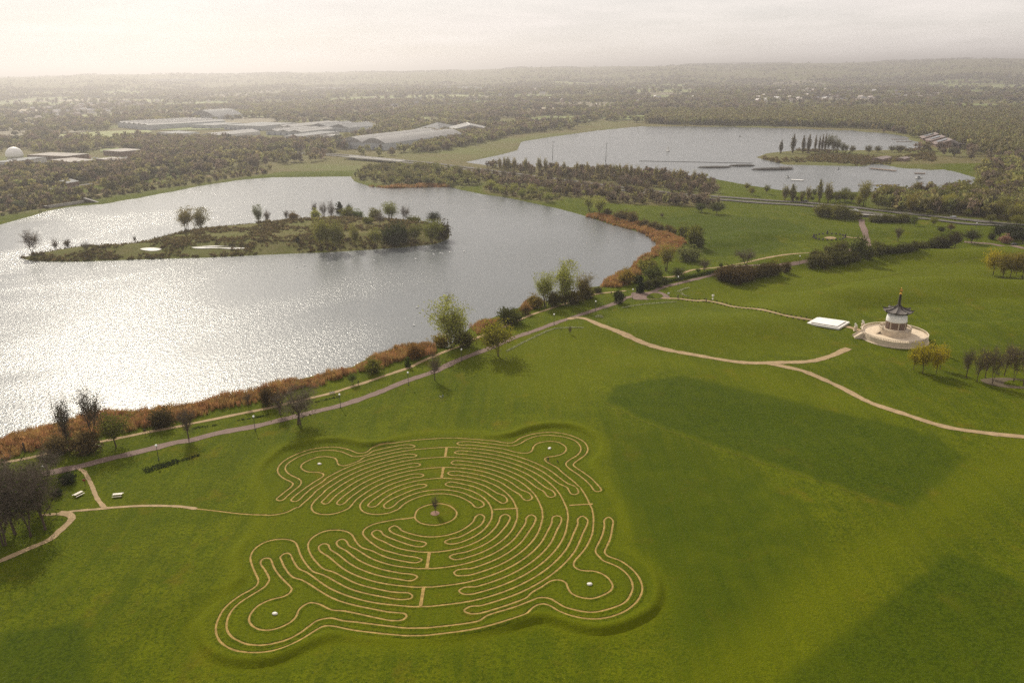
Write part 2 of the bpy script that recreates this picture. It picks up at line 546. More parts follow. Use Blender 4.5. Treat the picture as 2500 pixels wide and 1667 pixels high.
M['stuff1'] = leaf_material('wood_brown', (.21, .165, .11), .45, .5)
M['stuff2'] = leaf_material('wood_olive', (.225, .21, .08), .45, .55)
M['stuff3'] = leaf_material('wood_green', (.26, .265, .08), .45, .55)
M['stuff4'] = leaf_material('wood_dark', (.1, .105, .055), .4, .35)
M['scrub'] = leaf_material('island_scrub', (.17, .14, .055), .45, .45)


# ------------------------------------------------------------------ object helpers
def mesh(name, V, F, mats, fm=None, smooth=False):
    me = bpy.data.meshes.new(name)
    me.from_pydata([tuple(v) for v in V], [], [tuple(f) for f in F])
    for m in (mats if isinstance(mats, (list, tuple)) else [mats]):
        me.materials.append(m)
    if fm is not None:
        me.polygons.foreach_set('material_index', np.asarray(fm, np.int32))
    if smooth:
        me.polygons.foreach_set('use_smooth', np.ones(len(me.polygons), bool))
    me.update()
    return me


def quad_mesh(name, V, mats, fm=None, smooth=False):
    """fast mesh of separate quads: V has 4 rows a quad"""
    V = np.asarray(V, np.float32)
    nq = len(V) // 4
    me = bpy.data.meshes.new(name)
    me.vertices.add(len(V)); me.vertices.foreach_set('co', V.ravel())
    me.loops.add(nq * 4); me.loops.foreach_set('vertex_index', np.arange(nq * 4, dtype=np.int32))
    me.polygons.add(nq)
    me.polygons.foreach_set('loop_start', np.arange(0, nq * 4, 4, dtype=np.int32))
    for m in (mats if isinstance(mats, (list, tuple)) else [mats]):
        me.materials.append(m)
    if fm is not None:
        me.polygons.foreach_set('material_index', np.asarray(fm, np.int32))
    if smooth:
        me.polygons.foreach_set('use_smooth', np.ones(nq, bool))
    me.update()
    me.validate()
    return me


def obj(name, me, parent=None, loc=None, rz=0.0, scale=None):
    o = bpy.data.objects.new(name, me)
    COL.objects.link(o)
    if parent is not None:
        o.parent = parent
    if loc is not None:
        o.location = loc
    if rz:
        o.rotation_euler = (0, 0, rz)
    if scale is not None:
        o.scale = scale
    return o


def tag(o, label=None, cat=None, group=None, kind=None):
    if label: o['label'] = label
    if cat: o['category'] = cat
    if group: o['group'] = group
    if kind: o['kind'] = kind
    return o


def empty(name, loc, rz=0.0, scale=None):
    return obj(name, None, None, loc, rz, scale)


class MB:
    """collects shapes into one mesh"""
    def __init__(s):
        s.v = []; s.f = []; s.m = []

    def add(s, V, F, mi=0):
        b = len(s.v)
        s.v += [tuple(v) for v in V]
        s.f += [tuple(i + b for i in f) for f in F]
        s.m += [mi] * len(F)
        return s

    def box(s, c, d, rz=0.0, mi=0, taper=1.0):
        cx, cy_, cz = c; a, b, h = d[0] / 2, d[1] / 2, d[2] / 2
        cs, sn = math.cos(rz), math.sin(rz)
        V = []
        for z, k in ((-h, 1), (h, taper)):
            for x, y in ((-a, -b), (a, -b), (a, b), (-a, b)):
                x *= k; y *= k
                V.append((cx + x * cs - y * sn, cy_ + x * sn + y * cs, cz + z))
        return s.add(V, [(3, 2, 1, 0), (4, 5, 6, 7), (0, 1, 5, 4), (1, 2, 6, 5), (2, 3, 7, 6), (3, 0, 4, 7)], mi)

    def tube(s, p0, p1, r0, r1=None, n=6, mi=0, cap=True):
        r1 = r0 if r1 is None else r1
        p0 = Vector(p0); p1 = Vector(p1)
        d = (p1 - p0).normalized()
        a = d.orthogonal().normalized(); b = d.cross(a)
        V = []
        for p, r in ((p0, r0), (p1, r1)):
            for i in range(n):
                t = 2 * PI * i / n
                V.append(p + a * (r * math.cos(t)) + b * (r * math.sin(t)))
        F = [(i, (i + 1) % n, n + (i + 1) % n, n + i) for i in range(n)]
        if cap:
            F += [tuple(range(n - 1, -1, -1)), tuple(range(n, 2 * n))]
        return s.add(V, F, mi)

    def lathe(s, prof, n=24, c=(0, 0, 0), mi=0, rot=0.0):
        V = []
        for r, z in prof:
            for i in range(n):
                t = 2 * PI * i / n + rot
                V.append((c[0] + r * math.cos(t), c[1] + r * math.sin(t), c[2] + z))
        F = []
        for j in range(len(prof) - 1):
            for i in range(n):
                F.append((j * n + i, j * n + (i + 1) % n, (j + 1) * n + (i + 1) % n, (j + 1) * n + i))
        F.append(tuple(range(n - 1, -1, -1)))
        k = (len(prof) - 1) * n
        F.append(tuple(range(k, k + n)))
        return s.add(V, F, mi)

    def mesh(s, name, mats, smooth=False):
        return mesh(name, s.v, s.f, mats, s.m, smooth)

    def build(s, name, mats, parent=None, smooth=False, loc=None, rz=0.0):
        return obj(name, s.mesh(name, mats, smooth), parent, loc, rz)


# ------------------------------------------------------------------ terrain sheet
def lines(spec):
    out = [spec[0][0]]
    for a, b, st in spec:
        n = max(1, int(round((b - a) / st)))
        out += list(np.linspace(a, b, n + 1)[1:])
    return np.array(out)


def grow(a, b, s0, k):
    out = [a]; s = s0
    while out[-1] < b:
        out.append(out[-1] + s); s *= k
    return out


gx = np.concatenate([-np.array(grow(150, 16000, 6, 1.055))[::-1], lines([(-150, -82, 1.6), (-82, 46, .62), (46, 200, 1.6)])[1:-1], np.array(grow(200, 16000, 5, 1.055))])
gy = np.concatenate([lines([(20, 108, 4), (108, 236, .62), (236, 420, 1.6)]), np.array(grow(420, 22000, 2.4, 1.021))[1:]])
GX, GY = np.meshgrid(gx, gy)
GZ = shore(hfun(GX, GY), GX, GY)


def gz(x, y):
    """height of the terrain sheet itself"""
    x = np.asarray(x, float); y = np.asarray(y, float)
    i = np.clip(np.searchsorted(gx, x) - 1, 0, len(gx) - 2); j = np.clip(np.searchsorted(gy, y) - 1, 0, len(gy) - 2)
    tx = (x - gx[i]) / (gx[i + 1] - gx[i]); ty = (y - gy[j]) / (gy[j + 1] - gy[j])
    return (GZ[j, i] * (1 - tx) * (1 - ty) + GZ[j, i + 1] * tx * (1 - ty) + GZ[j + 1, i] * (1 - tx) * ty + GZ[j + 1, i + 1] * tx * ty)


def G3(u, v, dz=0.0):
    x, y = at(u, v)
    return Vector((x, y, float(gz(x, y)) + dz))


def wpoly(t, s):
    return [at(u, v) for u, v in px(t, s)]


def soft(poly, w, X, Y):
    rag = 1.3 * np.sin(X * .9 + 2 * np.sin(Y * .31)) * np.sin(Y * .8 + 1.7 * np.sin(X * .27)) + 1.6 * np.sin(X * .21 + 1) * np.sin(Y * .26 + 2)
    return 1 - sstep(-w, w, sdf(poly, X, Y) + .22 * rag)


WOODS = [wpoly('d', s) for s in (
    '1070,388 1130,383 1300,390 1500,400 1640,416 1650,440 1660,466 1640,480 1560,473 1450,470 1400,466 1300,453 1220,440 1110,422 1060,402',
    '806,408 830,392 900,385 1000,386 1060,396 1110,424 1060,432 960,424 900,428 830,417',
    '1110,424 1220,441 1300,455 1260,466 1200,457 1150,449 1110,443',
    '2000,458 2060,448 2230,444 2245,415 2240,400 2300,370 2352,360 2352,512 2250,500 2100,490 2010,478',
    '1480,284 1600,288 1800,291 2000,297 2100,308 2160,335 2240,350 2300,370 2352,360 2352,262 2100,256 1800,262 1500,262',
    '0,496 60,490 190,462 330,441 470,421 560,407 640,396 640,384 500,395 330,424 150,452 0,474',
    '0,460 150,432 330,404 420,388 520,368 640,352 800,352 800,330 500,330 250,345 0,360')]
zone = np.zeros(GX.shape + (4,), np.float32)
zone[..., 3] = 1
near = (GY < 900) & (np.abs(GX) < 900)
xn, yn = GX[near], GY[near]
lg = np.zeros(xn.shape)
for s in ('1420,885 1560,862 1700,892 2100,985 2225,1054 2090,1170 1900,1105 1650,1020 1480,960 1392,920',
          '2180,1268 2420,1370 2420,1640 1700,1640 1780,1568 1900,1480', '0,1452 190,1428 225,1640 -60,1640',
          '1420,1000 1500,990 1640,1050 1760,1100 1860,1240 1860,1330 1700,1480 1560,1530 1545,1400 1500,1290 1450,1230 1420,1100'):
    lg = np.maximum(lg, soft(wpoly('d', s), 9.0 if s.startswith('1420,1000') else 1.2, xn, yn) * (.5 if s.startswith('1420,1000') else .7))
for s in ('1505,505 1600,492 1700,497 1800,505 1860,522 1850,535 1760,545 1640,548 1590,540', '1620,548 1780,547 1815,560 1760,580 1640,590 1580,580'):
    lg = np.maximum(lg, .55 * soft(wpoly('d', s), 2.5, xn, yn))
zone[near, 0] = lg
rg = np.zeros(xn.shape)
for p in WOODS:
    rg = np.maximum(rg, soft(p, 5, xn, yn))
rg = np.maximum(rg, soft(ISLAND1, 2, xn, yn) * (.9 + .25 * np.sin(xn * .3) * np.sin(yn * .23)))
rg = np.maximum(rg, .55 * soft(ISLAND2, 3, xn, yn))
zone[near, 1] = rg
far = ~near
zone[far, 1] = 1
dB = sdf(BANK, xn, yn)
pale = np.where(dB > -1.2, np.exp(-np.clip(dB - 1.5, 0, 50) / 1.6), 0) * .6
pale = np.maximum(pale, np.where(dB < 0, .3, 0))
pale = np.maximum(pale, .5 * soft(wpoly('d', '1080,790 1330,745 1480,800 1640,836 1780,846 1900,890 2050,950 1900,930 1600,855 1440,850 1300,930 1150,900'), 12, xn, yn))  # light fall-off put into the grass colour: upper lawn painted paler
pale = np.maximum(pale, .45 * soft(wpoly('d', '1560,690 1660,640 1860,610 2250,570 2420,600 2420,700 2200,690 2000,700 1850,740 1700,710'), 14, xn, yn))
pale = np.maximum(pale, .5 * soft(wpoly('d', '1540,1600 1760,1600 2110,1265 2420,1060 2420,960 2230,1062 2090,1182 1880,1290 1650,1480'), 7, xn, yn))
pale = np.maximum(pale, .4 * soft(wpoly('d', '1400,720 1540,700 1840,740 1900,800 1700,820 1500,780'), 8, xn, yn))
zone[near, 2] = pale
nx_, ny_ = len(gx), len(gy)
idx = np.arange(nx_ * ny_).reshape(ny_, nx_)
quads = np.stack([idx[:-1, :-1], idx[:-1, 1:], idx[1:, 1:], idx[1:, :-1]], -1).reshape(-1, 4).astype(np.int32)
me = bpy.data.meshes.new('ground')
me.vertices.add(nx_ * ny_); me.vertices.foreach_set('co', np.stack([GX, GY, GZ], -1).astype(np.float32).ravel())
me.loops.add(quads.size); me.loops.foreach_set('vertex_index', quads.ravel())
me.polygons.add(len(quads)); me.polygons.foreach_set('loop_start', np.arange(0, quads.size, 4, dtype=np.int32))
me.polygons.foreach_set('use_smooth', np.ones(len(quads), bool))
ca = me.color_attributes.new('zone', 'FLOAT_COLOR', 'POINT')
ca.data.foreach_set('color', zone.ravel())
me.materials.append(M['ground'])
me.update()
tag(obj('ground', me), kind='structure')

for wp in ([(-900, 150), (140, 150), (140, 860), (-900, 860)], [(-160, 866), (146, 866), (146, 690), (900, 690), (900, 1750), (-160, 1750)]):
    tag(obj('lake_water', mesh('lake_water', [(x, y, WATER) for x, y in wp], [tuple(range(len(wp)))], M['water'])), kind='structure')


# ------------------------------------------------------------------ paths and roads
def ribbon(name, pts, width, mat, lift=.05, step=1.0, closed=False, kind='structure', parent=None):
    C = spline(pts, step, closed)
    n = len(C)
    T = np.gradient(C, axis=0) if not closed else (np.roll(C, -1, 0) - np.roll(C, 1, 0))
    T /= np.linalg.norm(T, axis=1)[:, None] + 1e-9
    N = np.stack([-T[:, 1], T[:, 0]], 1)
    W = np.broadcast_to(np.asarray(width, float), (n,))[:, None] / 2
    wob = 1 + (.13 * np.sin(np.arange(n) * .9) * np.sin(np.arange(n) * .37 + 1) + .12 * nrs.uniform(-1, 1, n))[:, None]
    Lp, Rp = C + N * W * wob, C - N * W * wob
    V = np.concatenate([np.c_[Lp, gz(*Lp.T) + lift], np.c_[C, gz(*C.T) + lift], np.c_[Rp, gz(*Rp.T) + lift]])
    F = []
    for i in range(n if closed else n - 1):
        j = (i + 1) % n
        F += [(i + n, j + n, j, i), (i + 2 * n, j + 2 * n, j + n, i + n)]
    o = obj(name, mesh(name, V, F, mat), parent)
    if kind:
        tag(o, kind=kind)
    return o


def gpts(*parts):
    return [at(u, v) for i in range(0, len(parts), 2) for u, v in px(parts[i], parts[i + 1])]


# --- the labyrinth: one continuous winding path
A0, DR = 7.93, 2.125


def rk(k, th):
    s = math.sin(th)
    c = 0.0
    if s > 0:
        c = np.interp(k, [1, 17], [.42, -.45]) * s * s
    else:
        c = np.interp(k, [1, 7, 11, 14, 17], [-.25, -.35, .05, .1, .5]) * s * s
    return A0 + DR * k + c


def polar(th, r):
    return (MC[0] + r * math.cos(th), MC[1] + r * math.sin(th))


MZ = '''P|0,870 200,893 450,922 700,930 850,905 960,855
A|530,1560 640,1465 800,1325
13
B|840,535 920,560 860,590
12
A|1000,1290 850,1430 785,1540
F|360,70 480,112 620,122 780,100 900,60 1030,0
A|1640,1410
7
B|980,910 1055,940 1000,970
6
A|1800,1400 1715,1520
F|1300,60 1450,110 1600,118 1800,90 1930,40
E|100,330 200,240
1
T1
1
E|1500,220 1560,285 1620,305 1700,285 1740,250 1690,180
2
T2
2
P|1880,845 1820,865 1790,840 1830,800
3
B|1050,1170 1112,1135 1050,1108
4
A|2100,1460 2040,1515 1950,1548 1870,1525 1920,1450
5
T5
5
C|250,1340 300,1430 220,1478 140,1440
4
B|1560,1065 1465,1110 1540,1150
3
R3
3
E|1080,1000 985,960 1080,905
2
E|1690,620 1745,480 1660,430 1575,480 1530,570
1
b1
1
F|2050,430 1980,365 1900,335 1805,390 1850,460
2
E|560,955 635,990 550,1050
3
F|1700,510 1640,440 1560,418 1470,475 1530,560
4
b4
4
E|2020,580 2060,470 2150,430 2235,480 2200,590
5
E|1180,1190 1075,1240 1170,1295
6
R6
6
B|1580,935 1515,895 1590,862
7
C|540,1310 610,1395 690,1422 775,1380 720,1280
8
T8
8
A|1480,1410 1420,1470 1330,1505 1270,1475 1330,1400
9
B|930,770 992,740 930,710
10
A|1190,1390 1110,1468 1050,1488 980,1455 1060,1370
11
T11
11
C|1170,1240 1220,1325 1130,1360 1060,1330 1000,1250
10
B|1650,660 1580,700 1640,735
9
R9
9
J|980,350 900,345 850,300 900,245 990,225
8
D|820,600 845,490 760,440 675,490 650,600
7
b7
7
F|1040,720 985,630 900,590 800,645 830,730
8
I|1930,10 2030,60 1920,130
9
F|680,790 630,695 540,680 455,740 490,830
10
b10
10
D|1150,600 1170,490 1250,455 1330,490 1330,580
11
J|1060,570 945,640 1050,705
12
R12
12
B|1720,530 1640,505 1720,470
13
C|1440,1170 1520,1290 1600,1308 1665,1265 1610,1160
14
T14
14
A|1000,1060 800,1185 650,1310 560,1400 490,1440 420,1435 395,1415 430,1370 550,1270 700,1160 850,1060 990,975 1020,925 960,890 850,880 720,873 620,830 585,780 620,720 720,660 880,600 1030,580 1150,590 1240,615 1275,660 1290,715 1340,750 1430,755 1550,720 1700,660
15
B|830,412 885,385 830,360
16
A|1850,545 1700,577 1590,580 1500,545 1350,487 1200,465 1000,465 800,495 600,560 440,640 320,730 285,810 320,880 400,940 500,985 575,1030 590,1090 550,1150 450,1230 330,1330 250,1405 180,1425 130,1413 118,1390 200,1320 300,1240 400,1160 435,1105 400,1068 260,1000 165,920 140,830 190,730 300,640 450,560 650,480 850,430 1050,405 1250,400 1400,422 1560,470 1650,510 1750,517 1850,490
17
T17
17
C|200,310 370,320 450,295 540,235 680,180 850,140 1050,120 1250,125 1450,160 1650,230 1780,310 1835,400 1840,460 1800,540 1700,620 1600,690 1565,740 1600,780 1750,880 1900,990 2000,1090 2080,1180 2102,1225 2070,1245 2010,1250 1960,1225 1900,1140 1800,1040 1650,920 1500,820 1430,750 1430,700 1500,640 1620,570 1690,500 1710,430 1690,370 1600,280 1450,220 1250,185 1050,175 850,195 680,255 540,335 430,370 320,375 150,355
16
B|1760,300 1690,330 1760,360
15
C|250,440 450,495 600,515 700,510 770,475 800,400 870,335 1000,300 1130,290 1280,310 1390,370 1430,430 1400,500 1320,545 1200,575 1080,590 1020,620 1030,660 1100,710 1250,790
15
R15
15
D|1900,880 1810,1060 1700,1200 1600,1310 1570,1390 1590,1440 1680,1490 1800,1512
K|1150,260 1300,300 1430,380 1510,480 1535,560 1480,650 1330,730 1150,785 1000,780 850,740 740,680 680,590 640,490 560,442 450,430 330,460 180,560 0,660
15
J|1180,1078 1045,1020 1150,940
14
D|1820,650 1838,540 1740,465 1655,520 1650,620
13
b13
13
G|1720,840 1610,680 1560,572 1500,545 1420,570 1368,625 1390,690 1450,820 1600,1000
14
I|1650,745 1780,760 1825,810 1760,875 1650,895 1500,890
15
I|392,690
H|2150,440 2020,400 1920,400 1800,460 1720,540 1680,640 1600,740 1450,830 1300,890 1150,920 1000,915 880,870 790,790 770,690 830,570 950,450 1150,350 1300,310 1450,270 1550,205 1585,140 1560,90
G|1450,1080 1330,950 1240,810 1200,700 1170,652 1100,640 1030,660 990,710 1000,770 1060,850 1130,970 1157,1050 1130,1110
H|1080,80 980,150 800,260 600,390 470,510 380,650 340,800 350,920 430,1040 560,1120 720,1185 900,1205 1050,1205 1300,1160 1550,1080 1750,970 1900,860 2050,750 2200,703 2352,690
I|600,895
16
b16
16
J|1500,1105 2000,950
K|0,815 100,775 220,768 340,790 450,850 600,940 800,1000 1000,1040 1200,1045 1450,990 1700,900 1820,810 1900,660 1920,560 1880,420 1780,290 1650,190 1500,120 1350,60
D|2080,1260 2000,1170 1995,1100 2060,960 2120,830 2160,660 2160,540 2240,485 2322,550 2310,700 2270,900 2200,1060 2165,1150 2200,1210
K|1500,0 1650,50 1800,140 1950,270 2050,410 2100,560 2090,680 2020,820 1900,940 1750,1040 1550,1120 1350,1165 1100,1175 850,1140 650,1085 480,1010 350,930 250,895 170,890 80,915 0,965
17
b17
17
I|700,1060 450,1005 330,992 250,1000 150,1040
H|1960,975 1750,1110 1500,1230 1250,1310 1000,1345 750,1345 520,1310 350,1240 210,1130 140,980 140,830 190,690 280,530 420,390 600,260 800,150 900,80 940,20
G|940,1040 880,910 820,760 795,640 830,530 920,430 1050,350 1200,300 1400,280 1550,295 1650,340 1700,430 1750,570 1850,740 2000,900
12
I|1750,492 1900,470 1937,425 1860,365 1700,358
11
F|550,1160 400,1020 300,880 250,720 300,600 450,490 620,430 820,420 980,445 1090,510 1170,640 1280,750
6
E|440,1355 550,1300 420,1250
5
F|1650,780 1450,650 1330,540 1300,470 1350,390 1500,310 1700,260 2000,210
E|200,520 415,488'''
maze = []
pend = None
AX = {'T': PI / 2, 'R': 0.0, 'b': -PI / 2}
for ln in MZ.split('\n'):
    if ln.isdigit():
        pend = int(ln); continue
    if '|' in ln:
        t, s = ln.split('|')
        new = [atz(u, v, 0.0) for u, v in px(t, s)]
    else:
        th = AX[ln[0]]
        new = [polar(th, rk(int(ln[1:]), th))]
    if pend is not None:
        a, b = maze[-1], new[0]
        t0 = math.atan2(a[1] - MC[1], a[0] - MC[0]); t1 = math.atan2(b[1] - MC[1], b[0] - MC[0])
        dt = (t1 - t0 + PI) % (2 * PI) - PI
        mrg = 2.6 / (A0 + DR * pend)
        if abs(dt) > 2.4 * mrg:
            sg = 1 if dt > 0 else -1
            m = max(1, int((abs(dt) - 2 * mrg) / .22))
            for q in range(m + 1):
                th = t0 + sg * (mrg + (abs(dt) - 2 * mrg) * q / m)
                maze.append(polar(th, rk(pend, th)))
        pend = None
    maze += new
MAZE_W = .43
ribbon('maze_path', maze, MAZE_W, M['dirt'], .035, .55)
ring = [atz(u, v, 0.0) for u, v in px('E', '415,480 470,345 620,268 790,235 930,230 1100,282 1215,400 1160,520 1000,600 800,640 560,610 450,548')]
ribbon('maze_path', ring, MAZE_W, M['dirt'], .042, .5, True)
for a, b in (((math.pi / 2, 14), (math.pi / 2, 11)), ((math.pi / 2, 8), (math.pi / 2, 5)), ((-PI / 2, 4), (-PI / 2, 7)), ((-PI / 2, 10), (-PI / 2, 13))):
    p, q = polar(a[0], rk(a[1], a[0])), polar(b[0], rk(b[1], b[0]))
    ribbon('maze_path', [p, ((p[0] + q[0]) / 2, (p[1] + q[1]) / 2), q], .72, M['dirt'], .07, .5)
for s in ('40,342 280,328 512,316', '1490,262 1710,248 1938,236'):
    ribbon('maze_path', [atz(u, v, 0) for u, v in px('D', s)], .5, M['dirt'], .07, .5)

# low turf edges that rise on both sides of the worn maze path
LINKS = [(polar(t_, rk(a_, t_)), polar(t_, rk(b_, t_))) for t_, a_, b_ in ((PI / 2, 14, 11), (PI / 2, 8, 5), (-PI / 2, 4, 7), (-PI / 2, 10, 13))]
LINKS += [tuple(atz(u, v, 0) for u, v in px('D', q_)) for q_ in ('40,342 512,316', '1490,262 1938,236')] + [(maze[-3], maze[-1])]


def turf_edges(pts, closed=False):
    C = spline(pts, .7, closed)
    n = len(C)
    T = np.gradient(C, axis=0) if not closed else (np.roll(C, -1, 0) - np.roll(C, 1, 0))
    T /= np.linalg.norm(T, axis=1)[:, None] + 1e-9
    N = np.stack([-T[:, 1], T[:, 0]], 1)
    V = []; F = []
    for sd in (-1, 1):
        b = len(V)
        rows_ = []
        for off_, hh_ in ((MAZE_W / 2 + .02, .0), (MAZE_W / 2 + .1, .09), (MAZE_W / 2 + .3, .11), (MAZE_W / 2 + .72, .0)):
            Q = C + N * sd * (off_ + .05 * np.sin(np.arange(n) * 1.7 + sd))[:, None]
            keep = np.ones(n)
            for (ax_, ay_), (bx_, by_) in LINKS:
                ex_, ey_ = bx_ - ax_, by_ - ay_
                tt_ = np.clip(((Q[:, 0] - ax_) * ex_ + (Q[:, 1] - ay_) * ey_) / (ex_ ** 2 + ey_ ** 2), -.06, 1.06)
                keep = np.minimum(keep, sstep(.5, .8, np.hypot(Q[:, 0] - ax_ - tt_ * ex_, Q[:, 1] - ay_ - tt_ * ey_)))
            rows_.append(np.c_[Q, gz(Q[:, 0], Q[:, 1]) + .01 - .08 * (1 - keep) + keep * hh_ * (.75 + .5 * nrs.rand(n))])
        V += [tuple(v) for r_ in rows_ for v in r_]
        for k in range(3):
            for i in range(n if closed else n - 1):
                j = (i + 1) % n
                F.append((b + k * n + i, b + k * n + j, b + (k + 1) * n + j, b + (k + 1) * n + i))
    o = obj('turf_edge', mesh('turf_edge', V, F, M['ground'], None, True))
    tag(o, kind='structure')


ins = [i for i, p_ in enumerate(maze) if math.hypot(p_[0] - MC[0], p_[1] - MC[1]) < 60]
turf_edges(maze[ins[0]:])
turf_edges(ring, True)

lakeside = gpts('U3', '-200,945 0,905 240,862 560,792 900,712 1270,637 1450,600 1700,555', 'U4', '250,920 600,850 1000,770 1250,710 1590,630 1780,570 2000,500 2340,385',
                'U5', '200,1105 400,1020 500,985 800,850 1040,750 1130,710 1320,635 1600,545 1850,467 1960,450 2150,430')
ribbon('path_lakeside', lakeside, 1.7, M['gravel'], .06, 1.5)
red = gpts('U3', '-300,1160 0,1100 450,1000 800,925 1000,872 1300,802 1500,752 1700,702', 'U4', '250,1080 500,1013 850,948 1100,888 1450,802 1690,745 2000,640',
           'U5', '0,1312 300,1210 500,1115 700,1035 900,958 1100,872 1400,768 1600,700 1750,650 1900,600 2100,530', 'U6', '500,1048 700,1010 860,945 1000,912 1200,862 1350,822 1500,760 1800,740', 'V7', '0,815 200,790 420,740 640,690 800,655')
ribbon('path_redway', red, 3.1, M['tarmac_red'], .07, 2.0)
tan = gpts('U5', '1590,705 1680,692 1760,703 1900,760 2100,832', 'U6', '700,1490 1000,1566', 'd', '1700,832 1780,833 1860,830 1910,817 1935,806 1949,800')
ribbon('path_gravel', tan, 3.0, M['gravel'], .08, 1.5)
br = gpts('d', '1762,834 1800,842 1850,854 1930,889 2000,925 2080,952 2170,980 2260,994 2352,1003 2450,1010')
ribbon('path_gravel', br, 2.6, M['gravel'], .085, 1.5)
entry = gpts('U3', '1960,1345 1700,1316 1400,1310 1100,1326 900,1345 700,1362 600,1382 500,1392 400,1398')
entry[0] = maze[0]
ribbon('path_maze_entry', entry, [1.0], M['gravel'], .055, 1.0)
ribbon('path_maze_entry', gpts('U3', '1000,1330 930,1240 880,1120 840,1040 800,980 750,955'), 1.1, M['gravel'], .06, 1.0)
ribbon('path_grove', gpts('U3', '560,1378 650,1390 690,1425 650,1480 560,1560', 'd', '115,1238 60,1262 0,1288 -80,1325'), 1.9, M['gravel'], .07, 1.0)
ave = gpts('U6', '850,1052 1000,1055 1180,1075 1260,1072 1400,1097 1700,1152 2000,1212 2290,1262')
ribbon('path_avenue', ave, 1.9, M['gravel'], .075, 1.5)
ribbon('path_pagoda', gpts('U1', '470,660 600,695 665,715'), 2.8, M['gravel'], .08, 1.0)
fc = wpoly('U6', '560,1000 640,996 720,992 800,985 880,1010 922,1045 840,1056 700,1066 580,1062')
fcs = spline(fc, 2.0, True)
tag(obj('forecourt', mesh('forecourt', [(x, y, float(gz(x, y)) + .1) for x, y in fcs], [tuple(range(len(fcs)))], M['tarmac_red'])), kind='structure')
ribbon('path_underpass', gpts('V7', '795,375 800,410 815,460 835,520 855,600 860,650'), 4.0, M['tarmac_red'], .09, 2.0)
ribbon('path_redway', gpts('V7', '1780,590 1900,600 2050,611 2200,631 2352,657 2500,690'), 4.0, M['tarmac_red'], .09, 2.0)
ribbon('path_meadow', gpts('U6', '560,800 900,850 1150,780 1450,750 1700,700 2000,650 2352,620'), 2.2, M['gravel'], .06, 2.0)
# faint trodden and mown lines in the lawn
M['worn'] = plain('worn_grass', (.088, .1, .004), .9, .45, .5, spec=.05)
for s_, w_, m_ in (('1390,925 1480,968 1650,1030 1900,1112 2080,1172', .6, 'worn'),
                   ('1700,640 1850,655 2000,640 2200,600 2352,590', .7, 'worn')):
    ribbon('worn_track', gpts('d', s_), w_, M[m_], .03, 1.2)
# the dual carriageway
road = gpts('d', '640,352 760,358 870,368 960,377 1080,392 1250,415 1450,440 1640,459 1800,470 1990,489 2100,502 2250,517 2352,528 2500,545')
ribbon('road', road, 7.5, M['asphalt'], .6, 4.0)
off = spline(road, 4.0)
Tn = np.gradient(off, axis=0); Tn /= np.linalg.norm(Tn, axis=1)[:, None]
ribbon('road', [tuple(p) for p in (off + np.stack([-Tn[:, 1], Tn[:, 0]], 1) * 15)[::4]], 7.5, M['asphalt'], .6, 4.0)
left_road = gpts('d', '-60,462 0,453 90,438 174,428 280,410 400,392 560,372 640,352')
ribbon('road', left_road, 8.0, M['asphalt'], .4, 4.0)
ribbon('path_bank', gpts('V1', '-100,1400 0,1392 120,1365 430,1345 720,1290 860,1240 1100,1190 1500,1115 2000,1055 2352,1030'), 3.0, M['gravel'], .15, 3.0)

# haze: the air itself
zt = 215
V = [(x, y, z) for z in (-6, zt) for x, y in ((-17500, -1500), (17500, -1500), (17500, 24000), (-17500, 24000))]
hm, nt, out = new_mat('haze_air')
pv = nd(nt, 'ShaderNodeVolumePrincipled', inp={'Color': (.96, .93, .94, 1), 'Density': HAZE_DENSITY, 'Anisotropy': .8, 'Density Attribute': '', 'Color Attribute': '', 'Temperature Attribute': ''})
nt.links.new(pv.outputs[0], out.inputs['Volume'])
try:
    hm.cycles.homogeneous_volume = True
except Exception:
    pass
tag(obj('haze', mesh('haze', V, [(3, 2, 1, 0), (4, 5, 6, 7), (0, 1, 5, 4), (1, 2, 6, 5), (2, 3, 7, 6), (3, 0, 4, 7)], hm)), kind='stuff')


# ------------------------------------------------------------------ trees
def seg_quads(P0, P1, r0, r1, sides=3):
    """thin prisms between point pairs, as separate quads"""
    P0 = np.asarray(P0); P1 = np.asarray(P1)
    D = P1 - P0
    D = D / (np.linalg.norm(D, axis=1)[:, None] + 1e-9)
    ref = np.where(np.abs(D[:, 2:3]) < .9, np.array([[0, 0, 1.0]]), np.array([[1.0, 0, 0]]))
    A = np.cross(D, ref); A /= np.linalg.norm(A, axis=1)[:, None] + 1e-9
    B = np.cross(D, A)
    out = []
    for i in range(sides):
        t0, t1 = 2 * PI * i / sides, 2 * PI * (i + 1) / sides
        o0 = A * math.cos(t0) + B * math.sin(t0); o1 = A * math.cos(t1) + B * math.sin(t1)
        out.append(np.stack([P0 + o0 * r0[:, None], P0 + o1 * r0[:, None], P1 + o1 * r1[:, None], P1 + o0 * r1[:, None]], 1))
    return np.concatenate(out).reshape(-1, 3)


def card_quads(C, size, rs, up=0.0, asp=1.0):
    """randomly turned leaf cards at centres C"""
    n = len(C)
    a = rs.normal(size=(n, 3)); a[:, 2] *= (1 - up)
    a /= np.linalg.norm(a, axis=1)[:, None] + 1e-9
    b = rs.normal(size=(n, 3)); b -= a * (a * b).sum(1)[:, None]; b /= np.linalg.norm(b, axis=1)[:, None] + 1e-9
    s = (np.asarray(size) * (.6 + .8 * rs.rand(n)))[:, None]
    a = a * s * asp; b = b * s
    return np.stack([C - a - b, C + a - b * .6, C + a * .8 + b, C - a * .7 + b * .9], 1).reshape(-1, 3)


